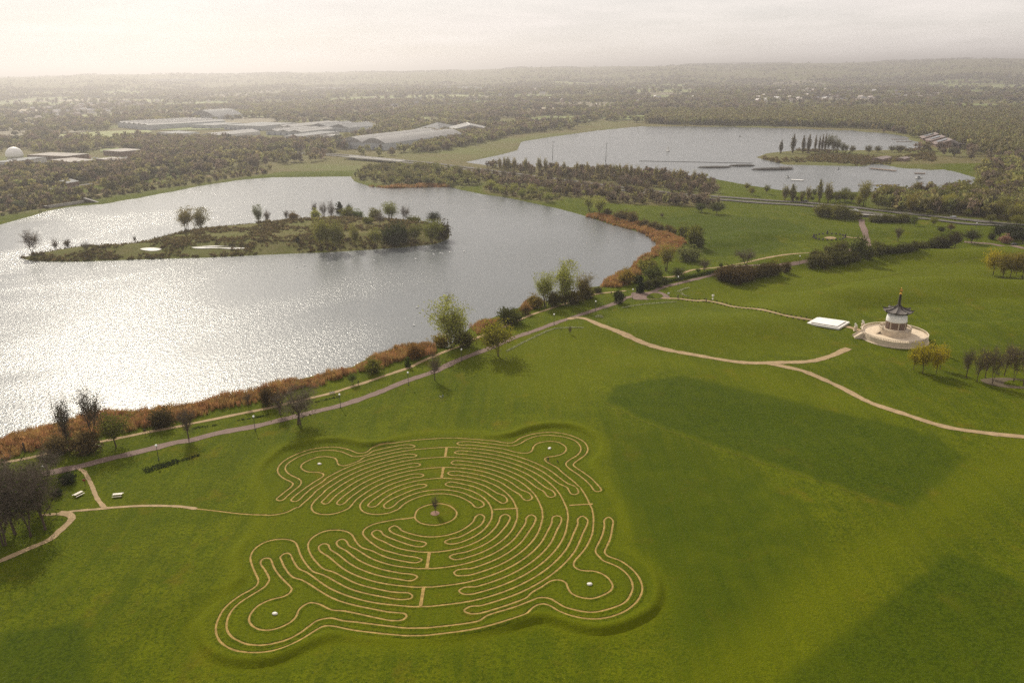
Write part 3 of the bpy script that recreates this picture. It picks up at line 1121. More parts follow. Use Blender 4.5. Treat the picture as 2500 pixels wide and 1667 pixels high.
def envelope(kind, rs, n):
    """points in a unit crown: x,y in -.5...5, z in 0..1"""
    d = rs.normal(size=(n, 3)); d /= np.linalg.norm(d, axis=1)[:, None]
    r = rs.rand(n) ** .45
    p = d * r[:, None]
    if kind == 'round':
        return np.c_[p[:, 0] * .5, p[:, 1] * .5, .62 + p[:, 2] * .38]
    if kind == 'vase':
        z = .5 + .5 * p[:, 2]
        w = .16 + .84 * np.clip(z * 1.25, 0, 1) ** .8
        return np.c_[p[:, 0] * .5 * w, p[:, 1] * .5 * w, .18 + z * .82]
    if kind == 'poplar':
        z = .5 + .5 * p[:, 2]
        w = np.sin(np.clip(z * .9 + .08, 0, 1) * PI) ** .6
        return np.c_[p[:, 0] * .5 * w, p[:, 1] * .5 * w, .1 + z * .9]
    if kind == 'bush':
        return np.c_[p[:, 0] * .5, p[:, 1] * .5, np.clip(.46 + p[:, 2] * .54, .02, 1)]
    if kind == 'cone':
        z = rs.rand(n) ** 1.3
        w = (1 - z) ** .8 + .05
        return np.c_[p[:, 0] * .5 * w, p[:, 1] * .5 * w, .08 + z * .92]


def make_tree(name, kind, H, W, seed, leaves, leaf_size, limbs=9, subs=6, stems=1, trunk_frac=.3, twigs=500, tw_mat='twig', clump=.10, lump=26):
    """returns (trunk mesh, crown mesh), metres, base at the origin"""
    rs = np.random.RandomState(seed)
    sc = np.array([W, W, H])
    P0 = []; P1 = []; R0 = []; R1 = []
    T0 = []; T1 = []; Ta = []; Tb = []

    def branch(a, b, ra, rb, n, sag, store):
        mid = (a + b) / 2 + np.array([0, 0, sag]) + rs.normal(size=3) * np.linalg.norm(b - a) * .06
        prev = a
        for i in range(1, n + 1):
            t = i / n
            q = (1 - t) ** 2 * a + 2 * t * (1 - t) * mid + t * t * b
            store[0].append(prev); store[1].append(q)
            store[2].append(ra + (rb - ra) * (i - 1) / n); store[3].append(ra + (rb - ra) * t)
            prev = q
        return mid

    tr = max(.10, H * .022)
    main = (P0, P1, R0, R1); thin = (T0, T1, Ta, Tb)
    tips = []
    tgt = envelope(kind, rs, limbs * 3)
    tgt = tgt[np.argsort(-np.linalg.norm(tgt - [0, 0, .5], axis=1))][:limbs * 2][::2] * sc
    for s in range(stems):
        base = np.array([0, 0, -.3]) + (rs.normal(size=3) * [.35, .35, 0] if stems > 1 else 0)
        ang = 2 * PI * s / stems + rs.rand()
        top = np.array([rs.normal() * W * .03, rs.normal() * W * .03, H * (trunk_frac + .28)]) if stems == 1 else \
            np.array([math.cos(ang) * W * .2, math.sin(ang) * W * .2, H * .62])
        branch(base, top, tr / math.sqrt(stems) * 1.1, tr * .45 / math.sqrt(stems), 5, 0, main)
        mine = [t for i, t in enumerate(tgt) if i % stems == s]
        for t in mine:
            f = rs.uniform(trunk_frac / (trunk_frac + .28), 1.0)
            st = base + (top - base) * f
            br = tr * .38 / stems ** .3
            branch(st, t, br, br * .3, 4, -.04 * H if kind != 'poplar' else .05 * H, main)
            for q in range(subs):
                g = rs.uniform(.25, 1)
                s0 = st + (t - st) * g
                e = s0 + rs.normal(size=3) * np.array([W, W, H * .8]) * .13 + np.array([0, 0, H * .06])
                branch(s0, e, br * .3, br * .1, 2, 0, thin)
                tips.append(e); tips.append((s0 + e) / 2)
    tips = np.array(tips)
    cen = envelope(kind, rs, lump) * sc
    anchors = np.concatenate([tips, cen])
    # twigs
    k = rs.randint(0, len(tips), twigs)
    tb = tips[k] + rs.normal(size=(twigs, 3)) * np.array([W, W, H]) * .03
    te = tb + rs.normal(size=(twigs, 3)) * np.array([W, W, H * .7]) * .055 + np.array([0, 0, H * .025])
    trunk = seg_quads(P0, P1, np.array(R0), np.array(R1), 5)
    tn = seg_quads(np.array(T0 + list(tb)), np.array(T1 + list(te)), np.array(Ta + [max(.02, H * .0022)] * twigs), np.array(Tb + [max(.008, H * .001)] * twigs), 3)
    qs = [tn]; fm = [0] * (len(tn) // 4)
    if leaves:
        k = rs.randint(0, len(anchors), leaves)
        c = anchors[k] + rs.normal(size=(leaves, 3)) * np.array([W, W, H * .8]) * clump
        # keep inside the crown outline
        c[:, 2] = np.clip(c[:, 2], H * (.02 if kind in ('bush', 'cone') else trunk_frac * .6), H * 1.02)
        lf = card_quads(c, leaf_size, rs)
        qs.append(lf); fm += [1] * (len(lf) // 4)
    crown = np.concatenate(qs)
    return (quad_mesh(name + '_trunk', trunk, M['bark']), quad_mesh(name + '_crown', crown, [M[tw_mat], M['leaf']], fm), H, W)


TREE = {
    'willow': [make_tree('willow', 'vase', 15, 13, 1, 4600, .16, 16, 7, 5, .15, 900, 'paletwig', .075, 30),
               make_tree('willow', 'vase', 15, 11, 2, 3800, .16, 14, 7, 4, .15, 900, 'paletwig', .075, 26)],
    'round': [make_tree('round', 'round', 11, 12, 3, 3300, .16, 18, 8, 1, .2, 900, 'twig', .07, 30),
              make_tree('round', 'round', 11, 10, 4, 2800, .16, 16, 8, 1, .22, 900, 'twig', .07, 26)],
    'bare': [make_tree('bare', 'round', 12, 10, 5, 260, .16, 18, 12, 1, .2, 1700, 'twig', .07),
             make_tree('bare', 'vase', 13, 9, 6, 260, .16, 18, 12, 1, .2, 1700, 'twig', .07),
             make_tree('bare', 'round', 12, 11, 7, 200, .16, 22, 12, 2, .18, 1900, 'twig', .07)],
    'bush': [make_tree('bush', 'bush', 4, 6, 8, 2600, .13, 16, 7, 4, .1, 500, 'twig', .075, 40),
             make_tree('bush', 'bush', 4, 6, 9, 2600, .13, 16, 7, 4, .1, 700, 'twig', .075, 34)],
    'poplar': [make_tree('poplar', 'poplar', 18, 4.2, 10, 1300, .24, 20, 7, 1, .1, 900, 'paletwig', .06, 30),
               make_tree('poplar', 'poplar', 18, 5.5, 11, 900, .24, 20, 7, 1, .12, 900, 'paletwig', .07, 24)],
    'cone': [make_tree('cone', 'cone', 7, 4, 12, 2600, .2, 18, 5, 1, .05, 200, 'twig', .05, 60)],
}
n_tree = [0]


def plant(kind, loc, h, w, col, label, cat='tree', group=None, name=None, var=None, parts=True, rz=None):
    n_tree[0] += 1
    T = TREE[kind]
    tm, cm, H, W = T[(n_tree[0] if var is None else var) % len(T)]
    nm = name or ('bush' if kind == 'bush' else 'tree')
    rz = rnd.uniform(0, 6.28) if rz is None else rz
    sc = (w / W, w / W, h / H)
    e = empty(nm, (loc[0], loc[1], loc[2]), rz, sc)
    a = obj('trunk' if kind != 'bush' else 'stem', tm, e)
    b = obj('crown' if kind != 'bush' else 'foliage', cm, e)
    j = (1 + rnd.uniform(-.12, .12)) * 1.85
    b.color = (col[0] * j, col[1] * (1.85 + (j - 1.85) * .6), col[2] * 1.4, 1)
    tag(e, label, cat, group)
    return e


def survey_plant(kind, t, base, top_y, wpx, col, label, cat='tree', group=None, name=None, var=None, dz=-.05):
    """base 'x,y', height from the crown-top reading, width from its breadth"""
    (u, v), = px(t, base)
    x0, y0, s = CR[t]
    vt = y0 + top_y / s
    p = G3(u, v, dz)
    lo, hi = .2, 60
    for _ in range(30):
        m = (lo + hi) / 2
        if proj(p.x, p.y, p.z + m)[1] > vt: lo = m
        else: hi = m
    w = wpx / s / proj(p.x, p.y, p.z + lo / 2)[2]
    return plant(kind, p, lo, w, col, label, cat, group, name, var)


PALE = (.2, .215, .06); GOLD = (.22, .175, .02); OLIVE = (.095, .1, .022); DARK = (.035, .042, .014)
BROWN = (.10, .07, .035); YEL = (.26, .22, .02); GREY = (.11, .12, .055); GREEN = (.075, .1, .02); EVER = (.02, .028, .012); PINK = (.24, .14, .13)
SP = survey_plant
# maze and lakeside trees
SP('bare', 'E', '810,410', 95, 190, BROWN, 'small bare tree on a mulch circle in the centre of the maze', var=0)
SP('bare', 'U3', '672,790', 225, 235, DARK, 'tall bare tree on the lake edge, leftmost of the pair before the glittering water', var=1)
SP('bare', 'U3', '912,700', 175, 300, DARK, 'tall bare forked tree before the glittering water, beside the olive round tree', var=2)
SP('round', 'U3', '1112,745', 435, 300, OLIVE, 'olive green rounded tree at the edge of the dark lakeside grove', var=1)
SP('bush', 'U3', '820,800', 600, 300, BROWN, 'dark brown thicket under the two tall bare trees by the lake', 'bush')
SP('bush', 'U3', '560,800', 640, 280, BROWN, 'dark thicket beside the leftmost tall bare tree at the reeds', 'bush')
SP('bare', 'U3', '1808,670', 340, 215, BROWN, 'small bare russet tree beside the red path, before the reeds')
SP('bush', 'U3', '1560,545', 375, 260, (.06, .045, .022), 'dark rounded bush in the reeds left of the russet tree', 'bush')
for s, ty, w, lb in (('435,1540', 930, 440, 'dark bare tree with the tallest trunk in the shady grove by the curved path'),
                     ('150,1580', 900, 460, 'dark bare tree in the shady grove at the left edge of the picture'),
                     ('290,1600', 960, 430, 'dark bare tree standing in the middle of the shady grove'),
                     ('60,1480', 880, 560, 'dark bare tree at the back of the shady grove near the red path'),
                     ('380,1350', 900, 480, 'dark bare tree in the shady grove nearest the picnic tables'),
                     ('30,1700', 1050, 560, 'dark bare tree at the near end of the shady grove'),
                     ('330,1190', 900, 380, 'dark bare tree leaning over the red path by the grove'),
                     ('20,1180', 860, 480, 'dark bare tree on the lake side of the shady grove'), ('480,1010', 780, 300, 'dark bare tree between the red path and the reeds above the grove')):
    SP('bare', 'U3', s, ty, w, DARK, lb, group='trees of the shady grove')
SP('bush', 'U3', '660,1090', 990, 170, EVER, 'low dark evergreen bush beside the path to the maze', 'bush')
SP('bush', 'U3', '545,1210', 1140, 110, EVER, 'small dark bush under the shady grove', 'bush')
SP('bare', 'U4', '1290,930', 560, 500, (.085, .08, .03), 'large spreading tree just leafing out beside the maze corner and red path', var=2)
SP('bare', 'U4', '1118,835', 600, 200, BROWN, 'small bare tree beside the large spreading tree at the maze corner', var=1)
SP('bush', 'U4', '1010,740', 560, 190, (.06, .04, .02), 'dark brown bush in the reeds behind the large spreading tree', 'bush')
SP('bare', 'U4', '805,760', 610, 90, BROWN, 'tiny bare sapling in the reeds left of the large spreading tree', 'tree')
SP('bush', 'U4', '2000,430', 290, 175, OLIVE, 'olive bush growing in the reeds above the sitting bench', 'bush')
SP('round', 'U4', '1812,540', 430, 100, GREEN, 'tiny round green tree on the lakeside path edge', var=0)
SP('cone', 'U4', '2335,375', 285, 70, GREEN, 'tiny dark evergreen at the lakeside path', 'tree')
SP('willow', 'U5', '490,975', 512, 455, PALE, 'big pale green willow at the water, left of the golden round tree', var=0)
SP('bush', 'U5', '390,960', 830, 190, (.16, .12, .03), 'golden brown scrub under the big pale willow', 'bush')
SP('bush', 'U5', '600,960', 800, 210, (.08, .075, .02), 'dark scrub at the right foot of the big pale willow', 'bush')
SP('round', 'U5', '925,1055', 715, 385, (.15, .14, .016), 'round golden green tree with a forked trunk beside the red path', var=0)
SP('bare', 'U5', '320,1285', 1028, 170, (.09, .06, .03), 'slim brown budding tree on the lawn by the red path', var=0)
SP('bush', 'U5', '1035,745', 590, 270, (.05, .055, .018), 'dark green bush on the shore between the two willow groups', 'bush')
SP('bush', 'U5', '1185,655', 545, 110, (.14, .08, .035), 'small russet bush beside the reeds below the willow pair', 'bush')
SP('bush', 'U5', '140,1080', 920, 190, (.13, .075, .03), 'russet bush in the reeds left of the big pale willow', 'bush')
SP('willow', 'U5', '1370,585', 252, 225, PALE, 'slender pale willow, left one of the tall shoreline group', var=1)
SP('willow', 'U5', '1565,560', 150, 280, PALE, 'tallest pale willow in the shoreline group near the junction', var=0)
SP('willow', 'U5', '1740,520', 275, 200, (.12, .1, .04), 'brownish willow at the right end of the tall shoreline group', var=1)
for s, ty, w, lb in (('1480,575', 430, 200, 'dark shrub under the slender pale willow'), ('1650,545', 400, 230, 'dark shrub under the tallest shoreline willow'),
                     ('1780,500', 390, 170, 'dark shrub under the brownish willow'), ('1290,590', 460, 160, 'golden shrub left of the slender pale willow')):
    SP('bush', 'U5', s, ty, w, (.07, .06, .02) if 'dark' in lb else (.17, .12, .03), lb, 'bush')
SP('bush', 'U5', '1880,445', 390, 100, (.06, .06, .02), 'small dark bush on the point of shore before the reeds', 'bush')
SP('bush', 'U5', '2085,550', 405, 110, DARK, 'dense dark evergreen bush on the lawn by the forecourt', 'bush')
SP('bush', 'U5', '2145,365', 210, 150, (.17, .125, .03), 'golden bush in the reeds at the lake end', 'bush')
SP('bare', 'U5', '1612,845', 770, 40, BROWN, 'thin staked sapling on the lawn near the path junction', 'tree')
SP('willow', 'U6', '885,795', 535, 190, (.15, .14, .035), 'yellow green willow in the reeds at the lake end', var=1)
SP('bush', 'U6', '700,800', 660, 200, (.14, .14, .035), 'yellow green scrub beside the lake-end willow', 'bush')
SP('bush', 'U6', '760,865', 735, 190, (.06, .07, .018), 'dark green shrub in front of the lake-end willow', 'bush')
SP('bush', 'U6', '1100,685', 540, 245, GREY, 'rounded grey green bush at the meadow edge by the reeds', 'bush')
SP('round', 'U6', '1000,865', 748, 145, (.06, .07, .02), 'small flat-topped tree by the hedge path', var=0)
SP('bare', 'U6', '1245,812', 668, 125, (.1, .1, .03), 'small spreading bare tree by the meadow path', var=2)
SP('round', 'U6', '1404,772', 705, 52, GREEN, 'tiny round tree by the meadow path')
SP('round', 'U6', '1190,825', 760, 50, GREEN, 'tiny bushy tree in front of the small spreading bare tree')
SP('bare', 'U6', '1640,745', 575, 235, OLIVE, 'dark many-stemmed tree behind the big brown hedge', var=2)
SP('cone', 'U6', '640,1000', 845, 90, EVER, 'dark upright evergreen beside the pinkish forecourt')
for i, (s, ty, w) in enumerate((('720,960', 860, 130), ('790,940', 840, 130), ('860,915', 840, 110), ('600,900', 820, 110))):
    SP('bush', 'U6', s, ty, w, (.045, .05, .016), 'dark shrub in the clump behind the forecourt evergreen', 'bush', 'shrubs behind the forecourt')
for i, (s, ty, w) in enumerate((('1440,880', 745, 190), ('1560,905', 740, 210), ('1660,880', 745, 190), ('1500,830', 735, 200), ('1620,820', 730, 200))):
    SP('bush', 'U6', s, ty, w, (.06, .042, .02), 'dark brown shrub in the big hedge clump across the pagoda lawn', 'bush', 'shrubs of the big hedge clump')
for i, (s, ty, w) in enumerate((('1760,845', 735, 170), ('1860,835', 700, 170), ('1930,820', 700, 150), ('2035,800', 695, 110), ('1800,800', 720, 160))):
    SP('bush', 'U6', s, ty, w, (.065, .05, .022), 'brown shrub in the hedge run right of the big clump', 'bush', 'shrubs of the brown hedge run')
for i in range(18):
    t = i / 17
    SP('bush', 'U6', '%d,%d' % (900 + 460 * t, 900 - 95 * t), 862 - 95 * t, 46, GREEN, 'low clipped shrub in the long hedge beside the meadow path', 'bush', 'long low hedge')
for s, ty, w, k in (('1150,550', 345, 150, 'bush'), ('1060,480', 335, 130, 'bush'), ('1200,560', 440, 110, 'bush'), ('1180,420', 345, 110, 'bush')):
    SP(k, 'U6', s, ty, w, OLIVE, 'loose olive shrub on the meadow side of the reed bed', 'bush', 'shrubs beside the reed bed')
for s, ty, w in (('440,300', 205, 110), ('510,310', 210, 110), ('570,335', 215, 110), ('680,365', 290, 100), ('760,390', 310, 100), ('830,410', 330, 100), ('910,420', 345, 90), ('960,440', 380, 60)):
    SP('bush', 'U6', s, ty, w, (.09, .07, .035), 'bare brown shrub in the row along the reed bed', 'bush', 'brown shrubs along the reed bed')
SP('willow', 'U6', '250,255', 75, 170, PALE, 'pale willow on the lake bank beyond the reed bed', var=0)
SP('willow', 'U6', '150,215', 75, 150, PALE, 'second pale willow on the bank, left of the reed bed', var=1)
SP('bush', 'U6', '330,260', 190, 90, (.07, .06, .025), 'dark shrub at the foot of the bank willow', 'bush')
SP('round', 'U6', '1222,228', 140, 125, (.04, .055, .014), 'dense dark round tree at the end of the bare wood, left one', var=0)
SP('round', 'U6', '1372,248', 135, 155, (.04, .052, .014), 'dense dark round tree at the end of the bare wood, right one', var=1)
SP('bare', 'U6', '848,280', 235, 60, BROWN, 'tiny bare tree alone on the meadow', 'tree')
# hedges round the pagoda lawn
for s, ty, w in (('330,835', 700, 130), ('430,835', 680, 150), ('540,810', 670, 160), ('640,800', 660, 150), ('720,775', 680, 130), ('380,760', 660, 150), ('600,730', 570, 170), ('500,740', 600, 150)):
    SP('bush', 'V7', s, ty, w, (.075, .072, .026), 'olive brown shrub in the large hedge above the pagoda lawn', 'bush', 'large hedge above the pagoda lawn')
for s, ty, w in (('760,760', 520, 160), ('850,750', 600, 150), ('940,715', 575, 150), ('980,700', 600, 100)):
    SP('bush', 'V7', s, ty, w, (.075, .08, .025), 'olive shrub beside the path to the underpass', 'bush', 'shrubs by the underpass path')
for i in range(14):
    t = i / 13
    SP('bush', 'V7', '%d,%d' % (1050 + 560 * t, 700 - 55 * t), 615 - 85 * t + (i % 3) * 10, 100, (.06, .062, .02), 'dark shrub in the long hedgerow over the pagoda lawn', 'bush', 'long hedgerow over the pagoda lawn')
SP('round', 'V7', '1685,655', 485, 150, (.035, .03, .014), 'dark tree at the end of the long hedgerow', var=1)
SP('round', 'V7', '1850,605', 470, 165, (.03, .036, .012), 'dark round evergreen tree beside the right-hand red path', var=0)
SP('round', 'V7', '1530,650', 530, 110, (.045, .04, .016), 'dark short tree within the long hedgerow', var=1)
SP('bare', 'V7', '1145,585', 435, 95, (.12, .1, .04), 'slim bare tree standing behind the long hedgerow', var=1)
for s, ty, w in (('2110,560', 420, 150), ('2210,560', 410, 170), ('2310,560', 430, 160), ('2250,600', 480, 140), ('2340,610', 480, 150)):
    SP('round', 'V7', s, ty, w, EVER, 'dark evergreen in the clump at the right edge', group='dark evergreens at the right edge')
SP('bush', 'V7', '2170,600', 512, 110, PINK, 'pink blossom bush before the dark evergreens', 'bush')
SP('bush', 'V7', '2035,565', 500, 75, DARK, 'small dark bush left of the pink blossom bush', 'bush')
SP('round', 'V7', '2055,905', 655, 200, YEL, 'bright yellow green tree on the pagoda lawn, first of the right-hand group', var=0)
for s, ty, w, lb in (('2145,940', 690, 170, 'brownish yellow tree behind the bright yellow one on the pagoda lawn'), ('2220,925', 700, 170, 'budding olive tree in the right-hand lawn group'),
                     ('2275,905', 690, 160, 'budding olive tree at the back of the right-hand lawn group'), ('2335,940', 700, 180, 'budding olive tree at the picture edge in the lawn group')):
    SP('round', 'V7', s, ty, w, (.15, .12, .022), lb)
# trees by the pagoda
for s, ty, w, lb in (('1185,1110', 850, 150, 'bright yellow green tree nearest the pagoda terrace'), ('1282,1150', 835, 200, 'bright yellow green tree with a broad crown below the pagoda'),
                     ('1420,1155', 870, 150, 'yellow green tree third from the pagoda terrace'), ('1462,1105', 855, 150, 'yellow green tree behind the third one below the pagoda')):
    SP('round', 'U1', s, ty, w, YEL, lb)
for i, (s, ty, w) in enumerate((('1735,1195', 880, 150), ('1842,1235', 880, 160), ('1930,1195', 870, 150), ('2005,1270', 870, 170), ('2125,1175', 850, 170), ('2195,1085', 840, 150), ('2230,1235', 860, 160), ('2320,1280', 850, 180), ('2370,1200', 840, 170))):
    SP('bare', 'U1', s, ty, w * 1.1, (.2, .18, .03), 'slim budding tree in the grove right of the pagoda', group='budding grove right of the pagoda')
# island trees
ISL = (('V5', 'bare', '318,705', 470, 200, BROWN, 'bare round tree at the left tip of the island'), ('V5', 'bare', '535,665', 560, 80, BROWN, 'slim bare tree second from the island tip'),
       ('V5', 'bare', '655,640', 555, 110, BROWN, 'small bare tree with a ball crown near the island tip'), ('V5', 'bare', '830,690', 590, 100, OLIVE, 'small tree on the near shore of the island tip'),
       ('V5', 'willow', '1790,490', 262, 190, (.14, .12, .05), 'left of the two large bare trees on the island skyline'), ('V5', 'willow', '1925,462', 268, 200, (.14, .12, .05), 'right of the two large bare trees on the island skyline'),
       ('V5', 'bare', '1300,590', 525, 40, BROWN, 'tiny bare bush on the island beside the ponds'),
       ('V6', 'willow', '205,400', 240, 110, GREY, 'grey green tree on the island skyline left of the mound'), ('V6', 'bare', '290,385', 280, 90, BROWN, 'small bare tree beside the grey green one on the island'),
       ('V6', 'bare', '475,375', 285, 70, BROWN, 'bare tree on the island ridge beside a brown bush'), ('V6', 'bush', '540,375', 300, 100, BROWN, 'brown bush on the island ridge'),
       ('V6', 'bare', '745,300', 200, 80, BROWN, 'bare tree on the island crest, left of three'), ('V6', 'bare', '825,305', 205, 80, BROWN, 'bare tree on the island crest, middle of three'),
       ('V6', 'bare', '905,300', 200, 100, BROWN, 'bare tree on the island crest, right of three'), ('V6', 'cone', '985,290', 215, 90, EVER, 'dark conifer on the island crest'),
       ('V6', 'round', '1075,300', 225, 70, EVER, 'dark round evergreen on the island crest'), ('V6', 'bush', '750,345', 270, 90, PALE, 'pale green bush below the island crest'),
       ('V6', 'bush', '1060,330', 250, 150, OLIVE, 'olive scrub on the island crest by the conifer'), ('V6', 'bush', '1150,350', 275, 110, GREEN, 'green scrub right of the island conifer'),
       ('V6', 'bush', '1310,345', 265, 130, (.1, .1, .035), 'rounded olive bush in the middle of the island'), ('V6', 'willow', '1465,365', 205, 190, (.16, .17, .05), 'tall pale willow on the island with a broad crown'),
       ('V6', 'bare', '1605,345', 245, 110, BROWN, 'bare tree right of the tall island willow'), ('V6', 'bare', '1360,440', 310, 120, (.1, .075, .05), 'bare grey tree in front of the island willow'),
       ('V6', 'round', '1880,380', 298, 150, EVER, 'dark dome-shaped evergreen at the right end of the island'), ('V6', 'bush', '1960,560', 370, 190, (.05, .042, .025), 'dark brown bush at the right end of the island'),
       ('V6', 'willow', '1860,610', 375, 240, (.13, .14, .03), 'large yellow green willow at the right end of the island'), ('V6', 'willow', '1690,610', 420, 200, OLIVE, 'olive willow left of the large island-end willow'),
       ('V6', 'bush', '1480,620', 405, 200, DARK, 'tall dark thicket on the near island shore'), ('V6', 'bush', '1580,600', 400, 150, DARK, 'second dark thicket on the near island shore'),
       ('V6', 'willow', '800,660', 360, 180, (.16, .16, .04), 'leaning pale tree first of the near-shore group on the island'), ('V6', 'willow', '860,670', 390, 130, (.16, .16, .04), 'pale tree second of the near-shore group on the island'),
       ('V6', 'willow', '935,665', 385, 150, (.15, .15, .04), 'pale tree third of the near-shore group on the island'), ('V6', 'willow', '985,670', 420, 120, (.14, .14, .04), 'pale tree fourth of the near-shore group on the island'),
       ('V6', 'willow', '1130,640', 420, 130, (.15, .15, .045), 'slim pale tree alone on the near island shore'), ('V6', 'willow', '1320,660', 450, 170, (.15, .155, .045), 'pale tree on the near island shore left of the dark thicket'),
       ('V6', 'cone', '580,590', 540, 45, EVER, 'small dark conifer on the open island slope'), ('V6', 'bush', '1690,400', 340, 150, OLIVE, 'olive bush behind the island evergreen'),
       ('V6', 'bush', '1250,420', 350, 120, OLIVE, 'olive bush on the island slope below the crest'))
for t, k, s, ty, w, c, lb in ISL:
    bx_, by_ = (float(q) for q in s.split(','))
    best = None
    for q in range(41):                       # keep the foot of the tree on the island
        yy_ = by_ + (q + 1) // 2 * (3 if q % 2 else -3)
        gx_, gy_ = at(*px(t, '%f,%f' % (bx_, yy_))[0])
        dd_ = float(sdf(ISLAND1, np.array([gx_]), np.array([gy_]))[0])
        if best is None or dd_ < best[0] - .01:
            best = (dd_, yy_)
        if dd_ < -2.5:
            break
    by_ = best[1]
    s = '%f,%f' % (bx_, by_)
    SP(k, t, s, ty, w, c, lb, 'bush' if k == 'bush' else 'tree', group='island trees and bushes')
# young poplars, road trees
for s, ty, w in (('60,200', 30, 70), ('135,205', 45, 70), ('285,205', 45, 60), ('390,212', 5, 65), ('475,218', 0, 80), ('220,205', 130, 50)):
    SP('poplar', 'V7', s, ty, w, (.17, .155, .05), 'young poplar in the row along the main road', group='young poplars along the main road')
for s, ty, w in (('325,205', 150, 50), ('175,205', 150, 50), ('590,210', 100, 130), ('550,215', 110, 90), ('700,225', 110, 90), ('640,210', 105, 90)):
    SP('round', 'V7', s, ty, w, OLIVE, 'small olive tree between the main road and the far lake', group='small trees beside the far lake')
SP('willow', 'V7', '815,252', 8, 150, (.17, .155, .04), 'tallest budding tree beyond the main road by the far lake')
SP('willow', 'V7', '770,250', 130, 110, (.17, .155, .04), 'shorter budding tree beside the tallest one beyond the road')
SP('willow', 'V7', '930,230', 100, 100, BROWN, 'brown tree right of the tallest budding tree beyond the road')
for s, ty, w in (('400,345', 220, 120), ('470,350', 230, 130), ('560,365', 220, 150), ('640,370', 240, 120), ('700,375', 285, 100), ('760,370', 300, 80), ('520,330', 240, 120)):
    SP('bush', 'V7', s, ty, w, (.11, .105, .028), 'olive roadside shrub left of the underpass', 'bush', 'roadside shrubs left of the underpass')
for i in range(9):
    SP('bush', 'V7', '%d,%d' % (900 + 42 * i, 395 + (i % 2) * 8), 320 + (i % 3) * 8, 100, (.075, .075, .025), 'low shrub on the road bank right of the underpass', 'bush', 'shrubs on the road bank')
for s, ty, w, c in (('1300,440', 330, 90, GREEN), ('1480,440', 350, 80, (.13, .14, .02)), ('1720,320', 262, 65, (.2, .2, .02)), ('1815,345', 280, 75, (.17, .17, .02)), ('1335,290', 240, 60, (.14, .14, .02)),
                    ('2030,410', 330, 90, OLIVE), ('1650,490', 415, 80, BROWN), ('1555,510', 440, 80, DARK), ('2280,430', 330, 130, (.16, .15, .02)), ('1440,340', 280, 70, OLIVE), ('1210,400', 310, 80, OLIVE)):
    SP('round', 'V7', s, ty, w, c, 'small rounded roadside tree right of the underpass', group='roadside trees right of the underpass')
# far-lake island poplars
for s, ty, w, lb in (('355,790', 685, 34, 'grey poplar standing leftmost and alone on the far lake island'), ('452,785', 640, 46, 'tall grey poplar second from the left on the far island'),
                     ('537,785', 648, 34, 'slim grey poplar left of the close pair on the far island'), ('580,788', 640, 40, 'grey poplar right of the slim one on the far island'),
                     ('635,780', 645, 24, 'narrow grey poplar, first of the dense far island row'), ('668,780', 650, 24, 'narrow grey poplar, second of the dense far island row'),
                     ('692,780', 640, 26, 'narrow grey poplar, third of the dense far island row'), ('716,780', 635, 28, 'narrow grey poplar, fourth of the dense far island row')):
    SP('poplar', 'V4', s, ty, w, (.12, .1, .075), lb, group='far island poplars', var=0)
for i, (s, ty, w) in enumerate((('745,785', 632, 60), ('785,785', 650, 70), ('820,785', 670, 60), ('860,785', 700, 60), ('890,785', 715, 50))):
    SP('willow', 'V4', s, ty, w, (.11, .105, .06), 'grey tree in the clump beside the far island poplars', group='far island clump')
for s, ty, w in (('945,790', 722, 55), ('1072,795', 720, 60), ('1152,785', 725, 65), ('1265,780', 725, 55), ('1320,778', 720, 70), ('1350,778', 725, 55)):
    SP('round', 'V4', s, ty, w, (.09, .08, .045), 'small round tree on the causeway of the far island', group='far island causeway trees')

# woods seen as separate trees: the bare belt between the lakes, the poplars in it, the lakeside scrub, the right-hand wood
def scatter_px(poly_txt, n, seed, lo):
    pol = wpoly('d', poly_txt)
    xs = [p[0] for p in pol]; ys = [p[1] for p in pol]
    r = random.Random(seed); out = []
    tries = 0
    while len(out) < n and tries < 60000:
        tries += 1
        x, y = r.uniform(min(xs), max(xs)), r.uniform(min(ys), max(ys))
        if inside(pol, x, y) and all((x - a) ** 2 + (y - b) ** 2 > lo * lo for a, b in out):
            out.append((x, y))
    return out


def P3(x, y):
    return Vector((x, y, float(gz(x, y)) - .1))


for i, (x, y) in enumerate(scatter_px('1100,400 1300,408 1500,424 1640,440 1655,470 1560,473 1450,470 1400,466 1300,453 1220,440 1110,420', 60, 3, 11)):
    plant('bare', P3(x, y), rnd.uniform(7.5, 10.5), rnd.uniform(7, 11), (.17, .13, .06), 'bare brown tree in the dense wood between the two lakes', 'tree', 'bare wood between the lakes')
for u, ty in ((75, 905), (120, 900), (150, 895), (205, 900), (305, 905), (430, 895), (485, 905), (580, 950), (650, 940), (770, 938), (860, 940), (950, 955), (990, 960),
              (1070, 960), (1100, 965), (1150, 955), (1210, 955), (1250, 965), (1310, 970), (1475, 975), (1630, 1005), (1685, 1000), (1810, 1015), (1880, 1030)):
    SP('poplar', 'V3', '%d,%d' % (u, 1018 + (u - 75) * .078), ty - 18, 36 + u % 14, (.2, .17, .07), 'pale poplar rising over the bare wood on the far lake shore', group='poplars over the bare wood', var=1)
for x, y in scatter_px('806,408 830,395 900,388 1000,390 1060,398 1110,424 1060,430 960,423 900,426 830,416', 30, 5, 10):
    plant('willow', P3(x, y), rnd.uniform(7, 12), rnd.uniform(9, 14), rnd.choice(((.14, .14, .045), (.12, .12, .04), (.1, .09, .04))), 'olive willow scrub on the promontory of the near lake', 'tree', 'willow scrub on the promontory')
